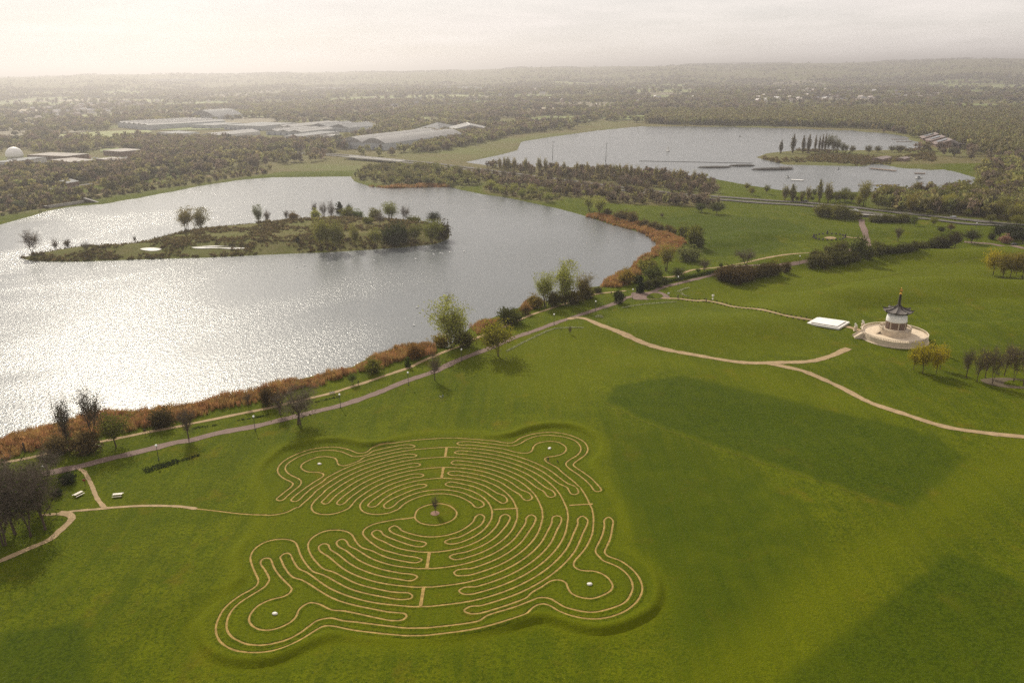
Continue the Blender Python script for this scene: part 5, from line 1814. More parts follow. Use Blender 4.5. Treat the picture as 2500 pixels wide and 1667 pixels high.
# everything beyond
den_layers = ((560, 1500, 105, 9, 13), (1500, 3000, 230, 10, 16), (3000, 5600, 750, 12, 20), (5600, 8800, 3600, 14, 22))
for r0, r1, den, hlo, hhi in den_layers:
    ar = math.radians(76) / 2 * (r1 * r1 - r0 * r0)
    n = int(ar / den)
    th = rsw.uniform(math.radians(-38), math.radians(38), n); r = np.sqrt(rsw.uniform(r0 * r0, r1 * r1, n))
    X, Y = r * np.sin(th), r * np.cos(th)
    # only behind the far shores
    lim = np.interp(np.degrees(th), [-38, -33, -28, -22, -16, -13, -8, 0, 8, 14, 18, 22, 27, 33, 38], [700, 760, 830, 930, 1010, 1030, 1060, 1380, 1620, 1560, 1500, 1430, 1150, 900, 800])
    ok = r > lim
    gap = np.sin(X * .011 + 2 * np.sin(Y * .006)) + np.sin(Y * .009 + 1.5 * np.sin(X * .005) + 2) + .6 * np.sin(X * .031 + Y * .023)
    if r0 >= 1500:
        sel = np.ones(n, bool)
        for c0_ in range(0, n, 4000):
            D_ = np.hypot(X[c0_:c0_ + 4000, None] - SEED[:, 0], Y[c0_:c0_ + 4000, None] - SEED[:, 1])
            o2 = np.argpartition(D_, 2, axis=1)[:, :2]
            d2 = np.sort(np.take_along_axis(D_, o2, 1), axis=1)
            n1_ = np.argmin(D_, axis=1)
            sel[c0_:c0_ + 4000] = WOODCELL[n1_] | (d2[:, 1] - d2[:, 0] < 34)
        ok &= (sel & (gap > -1.3)) | (rsw.rand(n) < .05)
    else:
        ok &= (gap > .25) | (rsw.rand(n) < .15)
    X, Y, gap = X[ok], Y[ok], gap[ok]
    ok = ~blocked(X, Y) & (sdf(LAKE2, X, Y) > 12) & (sdf(LAKE1, X, Y) > 25)
    X, Y, gap = X[ok], Y[ok], gap[ok]
    h = rsw.uniform(hlo, hhi, len(X)) * (.7 if r0 > 3000 else 1)
    base = np.where(np.sin(X * .013 + 1) + np.sin(Y * .017 + X * .004) > .2, 0, 1)
    for x, y, hh, bs in zip(X, Y, h, base):
        k = (0, 1, 6, 0, 2, 3)[rsw.randint(6)] if bs == 0 else (2, 3, 4, 5, 2, 0)[rsw.randint(6)]
        pts.append((x, y, hh, (hh * rsw.uniform(.75, 1.15)) * (1.4 if r0 > 3000 else 1), k))
A = np.array(pts)
A = A[~blocked(A[:, 0], A[:, 1])]
rd = spline(road, 4.0)
near_rd = (A[:, 1] < 1500)
bad = np.zeros(len(A), bool)
for rx, ry in rd[::2]:
    bad |= near_rd & ((A[:, 0] - rx) ** 2 + (A[:, 1] - ry) ** 2 < 13 ** 2)
rd2 = rd + np.stack([-Tn[:, 1], Tn[:, 0]], 1)[:len(rd)] * 15 if len(rd) == len(Tn) else rd
for rx, ry in rd2[::2]:
    bad |= near_rd & ((A[:, 0] - rx) ** 2 + (A[:, 1] - ry) ** 2 < 11 ** 2)
for rx, ry in spline(left_road, 5.0):
    bad |= near_rd & ((A[:, 0] - rx) ** 2 + (A[:, 1] - ry) ** 2 < 12 ** 2)
A = A[~bad]
Z = gz(A[:, 0], A[:, 1]) - .2
scatter_object('woodland', KINDS, np.c_[A[:, 0], A[:, 1], Z], rsw.uniform(0, 6.28, len(A)), np.c_[A[:, 3], A[:, 3], A[:, 2]], A[:, 4].astype(int),
               'far mass of mixed spring woodland and hedgerow trees reaching to the hills', 'woodland')

# ------------------------------------------------------------------ reeds, island scrub
def reed_clump(name, seed, n=34):
    rs = np.random.RandomState(seed)
    Q = []
    for i in range(n):
        x, y = rs.uniform(-.75, .75, 2); a = rs.uniform(0, PI)
        h = rs.uniform(1.5, 2.5); w = rs.uniform(.03, .06); lx, ly = rs.normal(size=2) * .25
        cx, sx = math.cos(a) * w, math.sin(a) * w
        Q += [(x - cx, y - sx, -.3), (x + cx, y + sx, -.3), (x + lx + cx * .5, y + ly + sx * .5, h), (x + lx - cx * .5, y + ly - sx * .5, h)]
    return quad_mesh(name, Q, M['reed'])


REED = [reed_clump('r%d' % i, 60 + i) for i in range(4)]
rp = []
for s in ('-60,1030 0,1012 120,977 250,949 340,946 470,926 600,895 720,867 810,846 860,819 920,799 990,794 1000,812 985,818 930,828 850,852 780,870 700,895 600,922 450,957 330,985 150,1015 0,1066 -60,1085',
          '1080,752 1130,734 1150,738 1100,768', '1196,706 1225,690 1245,698 1212,716',
          '1376,660 1392,642 1440,622 1458,606 1500,577 1512,560 1480,537 1400,515 1345,497 1365,492 1440,505 1520,528 1575,556 1560,576 1512,590 1480,602 1470,636 1420,662',
          '848,430 900,434 960,432 1035,430 1020,424 960,425 900,428'):
    pol = wpoly('d', s)
    P = np.array(pol); x0, y0 = P.min(0); x1, y1 = P.max(0)
    n = int((x1 - x0) * (y1 - y0) / 1.0)
    X = rsw.uniform(x0, x1, n); Y = rsw.uniform(y0, y1, n)
    edge = np.sin(X * .35) * .8 + np.sin(Y * .5 + X * .2) * .6
    ok = sdf(pol, X, Y) < -.3 + edge
    rp.append(np.c_[X[ok], Y[ok]])
R_ = np.concatenate(rp)
sc_ = (.6 + .5 * rsw.rand(len(R_))) * (1 + .35 * np.sin(R_[:, 0] * .25 + 1) * np.sin(R_[:, 1] * .21))
scatter_object('reed_bed', REED, np.c_[R_, np.maximum(gz(R_[:, 0], R_[:, 1]), WATER - .3)], rsw.uniform(0, 6.28, len(R_)), np.c_[sc_ * 1.1, sc_ * 1.1, sc_], rsw.randint(0, 4, len(R_)),
               'russet brown reed bed fringing the near lake', 'reeds')


def scrub_tuft(name, seed):
    rs = np.random.RandomState(seed)
    c = np.c_[rs.normal(size=(40, 2)) * .5, np.abs(rs.normal(size=40)) * .35]
    return quad_mesh(name, card_quads(c, .2, rs), M['scrub'])


TUFT = [scrub_tuft('t%d' % i, 80 + i) for i in range(3)]
P = np.array(ISLAND1); x0, y0 = P.min(0); x1, y1 = P.max(0)
X = rsw.uniform(x0, x1, 9000); Y = rsw.uniform(y0, y1, 9000)
PONDS = [wpoly('d', '322,573 345,570 372,573 360,577 340,577'), wpoly('d', '440,569 480,566 530,567 565,571 540,573 490,571 455,572')]
ok = (sdf(ISLAND1, X, Y) < -1) & (np.sin(X * .14) + np.sin(Y * .19 + 1) + rsw.normal(size=9000) * .5 > -.3)
for pd in PONDS:
    ok &= sdf(pd, X, Y) > .5
X, Y = X[ok], Y[ok]
P = np.array(ISLAND2); x0, y0 = P.min(0); x1, y1 = P.max(0)
X2 = rsw.uniform(x0, x1, 5000); Y2 = rsw.uniform(y0, y1, 5000)
ok = (sdf(ISLAND2, X2, Y2) < -2) & (np.sin(X2 * .05) + np.sin(Y2 * .04 + 1) + rsw.normal(size=5000) * .5 > .35)
X = np.concatenate([X, X2[ok]]); Y = np.concatenate([Y, Y2[ok]])
s_ = rsw.uniform(.6, 1.7, len(X)) * np.where(Y > 800, 1.7, 1)
scatter_object('island_scrub', TUFT, np.c_[X, Y, gz(X, Y)], rsw.uniform(0, 6.28, len(X)), np.c_[s_, s_, s_], rsw.randint(0, 3, len(X)), 'rough brown and green scrub covering the islands', 'scrub')
for pd in PONDS:
    pd = spline(pd, 2, True)
    zz = max(float(gz(x, y)) for x, y in pd) + .25
    tag(obj('mud_flat', mesh('mud_flat', [(x, y, float(gz(x, y)) + .3) for x, y in pd], [tuple(range(len(pd)))], M['mud'])), kind='structure')


# ------------------------------------------------------------------ the pagoda
pz = float(gz(*PAG))
e = empty('pagoda', (PAG[0], PAG[1], pz))
RT = 12.5
MB().lathe([(RT + .5, -.6), (RT + .5, .25), (RT, .3), (RT, 2.2)], 72).build('terrace', M['pag_stone'], e)
MB().lathe([(RT - .35, 2.203), (RT - .35, 2.23)], 72).build('terrace_floor', M['pag_floor'], e)


def balustrade(R, z, h, n, gap=None, k=72):
    """rail, kerb and every baluster of a round parapet"""
    rl = MB(); kb = MB()
    for m_, za, zb, r0, r1 in ((rl, h - .16, h, R - .36, R + .06), (kb, 0, .18, R - .33, R)):
        V = []; F = []
        for i in range(k + 1):
            t = (gap[1] if gap else 0) + (2 * PI - ((gap[1] - gap[0]) if gap else 0)) * i / k
            cs, sn = math.cos(t), math.sin(t)
            V += [(r0 * cs, r0 * sn, z + za), (r1 * cs, r1 * sn, z + za), (r1 * cs, r1 * sn, z + zb), (r0 * cs, r0 * sn, z + zb)]
        for i in range(k):
            for j in range(4):
                F.append((4 * i + j, 4 * i + (j + 1) % 4, 4 * i + 4 + (j + 1) % 4, 4 * i + 4 + j))
        m_.add(V, F)
    r_ = rl.build('handrail', M['pag_stone'], e)
    kb.build('kerb', M['pag_stone'], r_)
    bm_ = MB().tube((0, 0, .18), (0, 0, h * .5), .07, .13, 6).tube((0, 0, h * .5), (0, 0, h - .16), .13, .07, 6).mesh('baluster', M['pag_stone'])
    for i in range(n):
        t = (gap[1] if gap else 0) + (2 * PI - ((gap[1] - gap[0]) if gap else 0)) * (i + .5) / n
        obj('baluster', bm_, r_, ((R - .17) * math.cos(t), (R - .17) * math.sin(t), z))


G_ = PI - .12
balustrade(RT, 2.2, .95, 118, (G_ - .12, G_ + .12))
MB().lathe([(6.05, 2.24), (6.05, 4.4)], 56).build('drum', M['pag_stone'], e)
balustrade(6.05, 4.4, .8, 56, (-1.25, -1.02), 48)
# wide stair between terrace and drum, posts at the drum corners
for k_ in range(5):
    MB().box((math.cos(G_) * (6.3 + k_ * .32), math.sin(G_) * (6.3 + k_ * .32), 2.24 + (4 - k_) * .22), (.34, 2.6, .43), G_).build('stair_tread', M['pag_stone'], e)
for t in (G_ - .3, G_ + .3, -.25, .6):
    MB().box((5.9 * math.cos(t), 5.9 * math.sin(t), 4.95), (.5, .5, 1.2)).tube((5.9 * math.cos(t), 5.9 * math.sin(t), 5.55), (5.9 * math.cos(t), 5.9 * math.sin(t), 6.1), .25, .02, 6).build('corner_post', M['pag_stone'], e)
b_ = MB().lathe([(3.95, 4.4), (3.95, 4.7), (3.85, 4.75), (3.85, 7.6)], 48).build('body', M['pag_brown'], e)
for i in range(8):
    t = i * PI / 4 + .2
    c_, s_ = math.cos(t), math.sin(t)
    pl_ = MB().box((3.9 * c_, 3.9 * s_, 6.1), (.22, 1.7, 2.4), t).build('relief_panel', M['pag_panel'], b_)
    t2 = t + PI / 8
    MB().box((3.9 * math.cos(t2), 3.9 * math.sin(t2), 6.15), (.28, .35, 2.8), t2).build('pilaster', M['pag_stone'], b_)
dm = [(3.98, 7.6), (4.0, 7.9), (3.95, 8.6), (3.85, 9.5), (3.6, 10.2), (3.2, 10.75), (2.6, 11.1), (2.3, 11.15)]
MB().lathe(dm, 48).build('dome', M['white_paint'], e, True)
MB().lathe([(2.25, 11.1), (2.35, 11.4), (2.75, 11.45), (2.75, 11.6), (2.4, 11.65), (2.4, 12.0)], 32).build('neck', M['pag_dark'], e)
# eight-sided curved roof with upturned corners
rf = MB(); hip = MB()
n8 = 8; rot8 = .22
rows = [(0.55, 14.25), (1.2, 13.55), (2.6, 12.75), (4.2, 12.2), (5.5, 11.95)]
sub = 6
V = []
for r, z in rows:
    for i in range(n8):
        for j in range(sub):
            f = j / sub
            t0 = rot8 + 2 * PI * i / n8; t1 = rot8 + 2 * PI * (i + 1) / n8
            x = r * (math.cos(t0) * (1 - f) + math.cos(t1) * f); y = r * (math.sin(t0) * (1 - f) + math.sin(t1) * f)
            lift = .55 * (abs(2 * f - 1) ** 3) * (r / 5.5) ** 3
            V.append((x * (1 + .04 * abs(2 * f - 1) ** 4), y * (1 + .04 * abs(2 * f - 1) ** 4), z + lift))
nn = n8 * sub
F = [(j * nn + i, (j + 1) * nn + i, (j + 1) * nn + (i + 1) % nn, j * nn + (i + 1) % nn) for j in range(len(rows) - 1) for i in range(nn)]
Vb = [(x, y, z - .3) for x, y, z in V]
F2 = [tuple(q + len(V) for q in f[::-1]) for f in F]
k0 = (len(rows) - 1) * nn
F3 = [(k0 + i, k0 + i + len(V), k0 + (i + 1) % nn + len(V), k0 + (i + 1) % nn) for i in range(nn)]
rf.add(V + Vb, F + F2 + F3)
r_ = rf.build('roof', M['pag_tile'], e)
MB().lathe([(5.35, 11.5), (5.4, 11.62), (2.4, 11.95)], 8, rot=rot8).build('soffit', M['pag_dark'], r_)
for i in range(n8):
    t = rot8 + 2 * PI * i / n8
    m_ = MB()
    pp = [(r * 1.04 * math.cos(t), r * 1.04 * math.sin(t), z + .55 * (r / 5.5) ** 3 + .1) for r, z in rows]
    for a_, b2 in zip(pp[:-1], pp[1:]):
        m_.tube(a_, b2, .2, n=5)
    m_.tube(pp[-1], (pp[-1][0] * 1.06, pp[-1][1] * 1.06, pp[-1][2] + .35), .18, .05, 5)
    m_.build('hip_ridge', M['pag_dark'], r_)
sp = MB().lathe([(.75, 14.0), (.75, 14.3), (.45, 14.5), (.4, 18.6), (.3, 18.7)], 16).build('spire', M['pag_dark'], e)
for i in range(9):
    z = 14.75 + i * .43
    rr_ = .68 - .018 * i
    MB().lathe([(.42, z), (rr_, z + .05), (rr_, z + .14), (.42, z + .2)], 16).build('spire_ring', M['pag_dark'], sp)
f_ = MB().lathe([(.3, 18.7), (.55, 18.85), (.6, 19.1), (.25, 19.4), (.2, 19.9), (.42, 20.2), (.3, 20.6), (.1, 21.0), (.2, 21.2), (.05, 21.7)], 14).build('finial', M['gold'], e, True)
for i in range(4):
    t = i * PI / 2
    MB().box((.45 * math.cos(t), .45 * math.sin(t), 20.5), (.5, .08, 1.0), t, 0, .3).build('finial_flame', M['gold'], f_)
tag(e, 'white domed peace pagoda with dark curved roof and gilded spire on a round terrace', 'pagoda')

# guardian lions on pedestals at the terrace entrance
def guardian(p, label):
    e = empty('guardian_statue', p, -.3)
    MB().box((0, 0, .1), (1.5, 1.5, .3)).box((0, 0, 1.0), (1.1, 1.1, 1.5)).box((0, 0, 1.85), (1.4, 1.4, .2)).build('pedestal', M['pag_stone'], e)
    m_ = MB().lathe([(.35, 1.95), (.5, 2.2), (.42, 2.7), (.25, 3.05)], 10).tube((-.1, -.18, 1.95), (-.3, -.18, 2.75), .14, .17, 6).tube((-.1, .18, 1.95), (-.3, .18, 2.75), .14, .17, 6)
    m_.lathe([(.05, 2.85), (.32, 3.0), (.36, 3.2), (.28, 3.42), (.05, 3.55)], 10, (-.22, 0, 0)).box((-.55, 0, 3.12), (.3, .28, .22)).tube((.35, 0, 2.0), (.55, 0, 2.7), .1, .06, 6)
    m_.build('lion', M['white_stone'], e, True)
    tag(e, label, 'statue')


guardian(G3(*px('U1', '585,712')[0]), 'stone lion on a pedestal, nearer of the two before the pagoda steps')
guardian(G3(*px('U1', '660,680')[0]), 'stone lion on a pedestal, farther of the two beside the pagoda terrace')
# stair up to the terrace
e = empty('terrace_stair', (PAG[0] + math.cos(G_) * RT, PAG[1] + math.sin(G_) * RT, pz), G_)
for i in range(7):
    MB().box((.45 + i * .42, 0, (2.2 - i * .31) / 2 - .15), (.42, 3.0, 2.2 - i * .31 + .3)).build('step', M['pag_stone'], e)
for s in (-1, 1):
    MB().add([(0, s * 1.7, -.2), (3.4, s * 1.7, -.2), (3.4, s * 1.7, .7), (0, s * 1.7, 3.0), (0, s * 1.5, -.2), (3.4, s * 1.5, -.2), (3.4, s * 1.5, .7), (0, s * 1.5, 3.0)],
             [(0, 1, 2, 3), (7, 6, 5, 4), (3, 2, 6, 7), (1, 5, 6, 2), (0, 3, 7, 4)]).build('side_wall', M['pag_stone'], e)
tag(e, 'stone stair climbing to the round pagoda terrace', 'stair')
# white slab on the pagoda avenue
cn = [G3(*px('U1', s)[0]) for s in ('85,632', '415,702', '525,640', '190,574')]
zc = max(c.z for c in cn)
cen = sum(cn, Vector()) / 4
e = empty('white_court', (cen.x, cen.y, zc))


def court(k, z0, z1):
    V = [((c.x - cen.x) * k, (c.y - cen.y) * k, z) for z in (z0, z1) for c in cn]
    return MB().add(V, [(3, 2, 1, 0), (4, 5, 6, 7), (0, 1, 5, 4), (1, 2, 6, 5), (2, 3, 7, 6), (3, 0, 4, 7)])


court(1.0, -.6, .18).build('plinth', M['slab'], e)
court(.8, .182, .42).build('recess', M['pag_dark'], e)
court(.83, .424, .62).build('top_slab', M['slab'], e)
tag(e, 'white rectangular raised court on the avenue to the pagoda', 'court')

# clipped shrubs lining the avenue
av = spline(ave, 2.6)
Ta = np.gradient(av, axis=0); Ta /= np.linalg.norm(Ta, axis=1)[:, None]
for i in range(3, len(av) - 1, 1):
    for s in (-1, 1):
        q = av[i] + np.array([-Ta[i, 1], Ta[i, 0]]) * 2.0 * s
        plant('bush', P3(q[0], q[1]), .45, .95, (.04, .045, .02), 'low dark clipped shrub lining the avenue to the pagoda', 'bush', 'clipped shrubs lining the avenue')

# ------------------------------------------------------------------ maze furniture
for t, s, lb in (('A', '940,728', 'pale stone seat in the upper left lobe of the maze'), ('C', '1110,432', 'pale stone seat in the upper right lobe of the maze, near the walker'),
                 ('H', '1262,612', 'pale stone seat in the lower left lobe of the maze'), ('K', '1092,520', 'pale stone seat in the lower right lobe of the maze')):
    (u, v), = px(t, s)
    x, y = atz(u, v)
    r = random.Random(len(lb))
    m_ = MB()
    prof = [(.48, -.05), (.54, .12), (.47, .3), (.32, .38)]
    m_.lathe(prof, 9)
    m_.v = [(a * (1.15 + .1 * r.uniform(-1, 1)), b * (.8 + .1 * r.uniform(-1, 1)), c * (1 + .1 * r.uniform(-1, 1))) for a, b, c in m_.v]
    o = m_.build('stone', M['white_stone'], None, False, (x, y, float(gz(x, y))), r.uniform(0, 3))
    tag(o, lb, 'stone')
x, y = atz(*px('E', '800,412')[0])
tag(MB().lathe([(1.15, 0), (1.1, .05), (.5, .12)], 24).build('mulch_circle', M['mulch'], None, False, (x, y, float(gz(x, y)) + .005)), 'round patch of brown mulch in the centre of the maze', 'mulch')


# ------------------------------------------------------------------ lamps, tables, bench, signs
def lamp(t, s, label, h=5.0):
    p = G3(*px(t, s)[0])
    e = empty('lamp_post', p)
    if not hasattr(lamp, 'm'):
        lamp.m = (MB().lathe([(.16, -.1), (.16, .5), (.09, .6), (.065, 4.5)], 10).mesh('pole', M['metal']),
                  MB().lathe([(.1, 4.5), (.26, 4.62), (.32, 4.8), (.28, 5.0), (.16, 5.1)], 12).mesh('globe', M['lampglass'], True), MB().lathe([(.22, 5.09), (.3, 5.12), (.06, 5.24)], 12).mesh('cap', M['lampglass']))
    for n_, m_ in zip(('pole', 'lantern', 'cap'), lamp.m):
        obj(n_, m_, e)
    tag(e, label, 'lamp post', 'lamps along the red path')


lamp('U3', '1520,878', 'lamp post on the lawn above the dark planting strip')
lamp('U4', '875,985', 'lamp post on the red path left of the large spreading tree')
lamp('U4', '1692,768', 'lamp post on the red path right of the large spreading tree')
lamp('U4', '2342,550', 'lamp post left of the slim brown budding tree')
lamp('U5', '578,1105', 'lamp post between the big willow and the golden round tree')
lamp('U5', '1461,760', 'lamp post just left of the path junction')
lamp('U5', '1858,630', 'lamp post on the red path below the shoreline willows')
lamp('U5', '2213,512', 'lamp post at the left corner of the pinkish forecourt')
lamp('U6', '1000,935', 'lamp post beyond the forecourt by the hedge')
lamp('U6', '2160,730', 'lamp post right of the brown hedge run')
lamp('U3', '440,1090', 'lamp post half hidden in the shady grove')
lamp('V7', '2105,345', 'lamp post at the road before the right-hand wood')
lamp('V7', '1890,480', 'lamp post on the grass left of the dark evergreens')


def picnic(t, s, rz, label):
    e = empty('picnic_table', G3(*px(t, s)[0]), rz)
    top = empty_child('table_top', e)
    for i in range(4):
        MB().box((0, -.36 + i * .24, .76), (2.4, .22, .05)).build('plank', M['wood'], top)
    for s_ in (-1, 1):
        MB().box((0, s_ * .85, .45), (2.4, .3, .05)).build('seat', M['wood'], e)
        for q in (-1, 1):
            MB().tube((q * .8, s_ * .2, .74), (q * .8, s_ * .7, 0), .05, n=5).build('leg', M['wood_dark'], e)
        MB().box((s_ * .8, 0, .4), (.08, 1.8, .1)).build('crossbar', M['wood_dark'], e)
    tag(e, label, 'picnic table')


def empty_child(name, parent):
    o = bpy.data.objects.new(name, None); COL.objects.link(o); o.parent = parent
    return o


picnic('U3', '1130,1220', .15, 'picnic table on the lawn right of the fork in the maze path')
picnic('U3', '752,1212', 1.1, 'picnic table seen end on, left of the fork in the maze path')
e = empty('bench', G3(*px('U4', '1612,640')[0]), .35)
for i in range(3):
    MB().box((0, -.15 + i * .17, .45), (1.8, .14, .05)).build('slat', M['wood'], e)
    MB().box((0, .3, .62 + i * .17), (1.8, .05, .13)).build('slat', M['wood'], e)
for s_ in (-.8, .8):
    MB().box((s_, 0, .21), (.08, .5, .42)).build('leg', M['wood_dark'], e)
    MB().box((s_, .33, .5), (.08, .06, 1.0)).build('back_post', M['wood_dark'], e)
tag(e, 'wooden bench on the lakeside path', 'bench')


def sign(t, s, h, mat, label, w=.7):
    e = empty('sign_post', G3(*px(t, s)[0]), .2)
    MB().tube((0, 0, -.1), (0, 0, h), .07, n=6).build('post', M['wood_dark'], e)
    MB().box((0, -.08, h - .35), (w, .06, .6)).build('panel', M[mat], e)
    tag(e, label, 'sign')


sign('U3', '1392,632', 1.9, 'wood_dark', 'small dark sign post beside the lakeside path')
sign('U3', '815,1120', 2.2, 'red_sign', 'red topped sign post beside the fork of the maze path')
sign('U6', '908,1030', 1.8, 'white_paint', 'white sign board at the start of the pagoda avenue', 1.1)
for t, s, lb in (('U6', '1000,1050', 'dark wooden post on the left of the pagoda avenue start'), ('U6', '1270,1085', 'dark wooden gate post beside the pagoda avenue'), ('U3', '240,800', 'tall dark timber post by the reeds at the left edge')):
    p = G3(*px(t, s)[0])
    h = 3.0 if 'tall' in lb else 1.6
    tag(MB().box((0, 0, h / 2 - .1), (.4, .4, h + .2)).lathe([(.26, h), (.26, h + .1), (.05, h + .3)], 4, rot=PI / 4).build('timber_post', M['wood_dark'], None, False, p), lb, 'post')
p = G3(*px('U6', '1333,1060')[0])
e = empty('stone_lantern', p)
MB().lathe([(.5, -.1), (.5, .2), (.2, .3), (.18, 1.2), (.4, 1.35)], 8).build('pillar', M['white_stone'], e)
MB().box((0, 0, 1.65), (.55, .55, .55)).build('light_box', M['white_stone'], e)
MB().lathe([(.75, 1.92), (.7, 2.0), (.2, 2.35), (.08, 2.6)], 6).build('cap', M['white_stone'], e)
tag(e, 'stone lantern beside the pagoda avenue', 'lantern')
p = G3(*px('U3', '922,745')[0])
tag(MB().tube((-1.6, 0, .25), (1.6, .3, .3), .28, .2, 8).build('log', M['white_stone'], None, False, p, -.35), 'pale fallen log under the lakeside trees', 'log')

# planting strips in the lawn
def bed(name, pts, width, col, label, n_m=9, h=.35):
    C = spline(pts, .25)
    rs = np.random.RandomState(len(label))
    n = int(len(C) * .25 * n_m * width)
    k = rs.randint(0, len(C), n)
    T = np.gradient(C, axis=0); T /= np.linalg.norm(T, axis=1)[:, None] + 1e-9
    lat = rs.uniform(-.5, .5, n) * np.broadcast_to(width, n)
    x = C[k, 0] - T[k, 1] * lat; y = C[k, 1] + T[k, 0] * lat
    c = np.c_[x, y, gz(x, y) + rs.uniform(.03, h, n)]
    cen_ = c.mean(0); cen_[2] = float(gz(cen_[0], cen_[1]))
    o = obj(name, quad_mesh(name, card_quads(c - cen_, .14, rs), M['flower']), None, tuple(cen_))
    o.color = (*col, 1)
    tag(o, label, 'flower bed', kind='stuff')


DK = (.035, .05, .02); PG = (.45, .46, .26)
bed('flower_bed', wpoly('U3', '1380,985 1500,945 1600,915 1700,890'), 3.2, DK, 'wide dark planting strip on the lawn left of the maze', 16, .45)
bed('flower_bed', wpoly('U3', '1700,888 1800,862 1910,828'), 1.2, DK, 'narrow dark tail of the planting strip left of the maze', 18, .4)
bed('flower_bed', wpoly('U4', '270,972 340,955 420,945'), .8, DK, 'short dark plant row by the russet tree', 18)
bed('flower_bed', wpoly('U4', '465,938 515,930'), .7, DK, 'tiny dark plant row between the two paths', 18)
bed('flower_bed', wpoly('U4', '700,890 850,865 1000,835'), .7, DK, 'dark plant row left of the large spreading tree', 18)
bed('flower_bed', wpoly('U4', '1450,716 1560,690 1680,660'), .7, DK, 'dark plant row right of the large spreading tree', 18)
bed('flower_bed', wpoly('U5', '1010,1010 1200,910 1330,850 1450,800 1600,785 1740,786'), 1.1, PG, 'long curved pale daffodil row above the big lawn', 20, .3)
bed('flower_bed', wpoly('U5', '1865,690 1890,670 1925,690'), 1.6, PG, 'small daffodil clump right of the path junction', 20, .3)
bed('flower_bed', wpoly('U6', '470,1142 600,1120 800,1100 980,1086'), 1.1, PG, 'pale daffodil row below the forecourt', 20, .3)
bed('flower_bed', wpoly('U6', '1000,990 1050,965 1110,950'), 1.4, PG, 'daffodil clump right of the forecourt', 20, .3)
bed('flower_bed', wpoly('U6', '1030,1000 1060,1025 1105,1035'), 1.2, PG, 'small daffodil clump beside the avenue start', 20, .3)

# ring of stones on the meadow
c0 = G3(*px('V7', '490,548')[0])
for i in range(22):
    t = 2 * PI * i / 22
    (u, v), = px('V7', '%f,%f' % (490 + 152 * math.cos(t), 546 + 30 * math.sin(t)))
    p = G3(u, v)
    big = i in (0, 11, 16)
    m_ = MB().lathe([(.5, -.1), (.55, .3), (.45, .8 if not big else 2.0), (.15, 1.0 if not big else 2.4)], 7)
    o = m_.build('standing_stone', M['stone_dark'], None, False, p, i * 1.7)
    tag(o, 'large dark standing stone in the ring on the meadow' if big else 'small dark stone in the ring on the meadow', 'stone', 'stone ring on the meadow' if not big else 'large stones of the meadow ring')
pol = spline(wpoly('V7', '440,552 490,540 550,548 545,560 480,562'), 1, True)
tag(obj('gravel_patch', mesh('gravel_patch', [(x, y, float(gz(x, y)) + .08) for x, y in pol], [tuple(range(len(pol)))], M['gravel'])), kind='structure')
ribbon('path_stone_ring', gpts('V7', '630,538 700,550 800,552'), 1.6, M['gravel'], .09, 1)


# ------------------------------------------------------------------ people, dogs, swans
def skin_mesh(name, verts, edges, radii, root=0, levels=1):
    me = bpy.data.meshes.new(name)
    me.from_pydata(verts, edges, [])
    o = bpy.data.objects.new(name + '_tmp', me)
    COL.objects.link(o)
    sk = o.modifiers.new('skin', 'SKIN')
    sk.use_smooth_shade = True
    if not me.skin_vertices:
        bpy.context.view_layer.objects.active = o
        bpy.ops.mesh.customdata_skin_add()
    for i, r in enumerate(radii):
        me.skin_vertices[0].data[i].radius = (r, r) if not isinstance(r, tuple) else r
        me.skin_vertices[0].data[i].use_root = (i == root)
    ss = o.modifiers.new('sub', 'SUBSURF'); ss.levels = levels; ss.render_levels = levels
    dg = bpy.context.evaluated_depsgraph_get()
    res = bpy.data.meshes.new_from_object(o.evaluated_get(dg))
    res.name = name
    bpy.data.objects.remove(o)
    return res


def person(loc, rz, jacket, label, group=None, stride=.25, scale=1.0):
    V = [(0, 0, .95), (0, 0, 1.15), (0, .01, 1.35), (0, 0, 1.48), (0, .02, 1.58), (0, .03, 1.68), (0, .02, 1.76)]
    R = [(.15, .12), (.14, .11), (.17, .12), (.08, .08), (.065, .065), (.1, .11), (.07, .08)]
    E_ = [(0, 1), (1, 2), (2, 3), (3, 4), (4, 5), (5, 6)]
    for s in (-1, 1):
        b = len(V)
        f = stride * s
        V += [(s * .1, 0, .88), (s * .1, f * .55 + .03, .5), (s * .1, f - .03, .1), (s * .1, f + .12, .04)]
        R += [.095, .065, .045, (.045, .035)]
        E_ += [(0, b), (b, b + 1), (b + 1, b + 2), (b + 2, b + 3)]
        b = len(V)
        V += [(s * .2, 0, 1.4), (s * .25, -f * .3, 1.13), (s * .24, -f * .6 + .06, .9), (s * .24, -f * .6 + .1, .82), (s * .235, -f * .6 + .13, .75), (s * .20, -f * .6 + .14, .83)]
        R += [.065, .05, .036, (.04, .022), (.03, .014), .014]
        E_ += [(2, b), (b, b + 1), (b + 1, b + 2), (b + 2, b + 3), (b + 3, b + 4), (b + 3, b + 5)]
    me = skin_mesh('person', V, E_, R, 0, 1)
    for m_ in (jacket, 'cloth_jeans', 'skin', 'hair'):
        me.materials.append(M[m_])
    for p_ in me.polygons:
        z = p_.center.z; x = abs(p_.center.x); y = p_.center.y
        p_.material_index = 3 if (z > 1.7 or (z > 1.58 and y < .0)) else 2 if z > 1.5 else 2 if (x > .19 and z < .92) else 1 if z < .98 else 0
    o = obj('person', me, None, loc, rz, (scale,) * 3)
    tag(o, label, 'person', group)


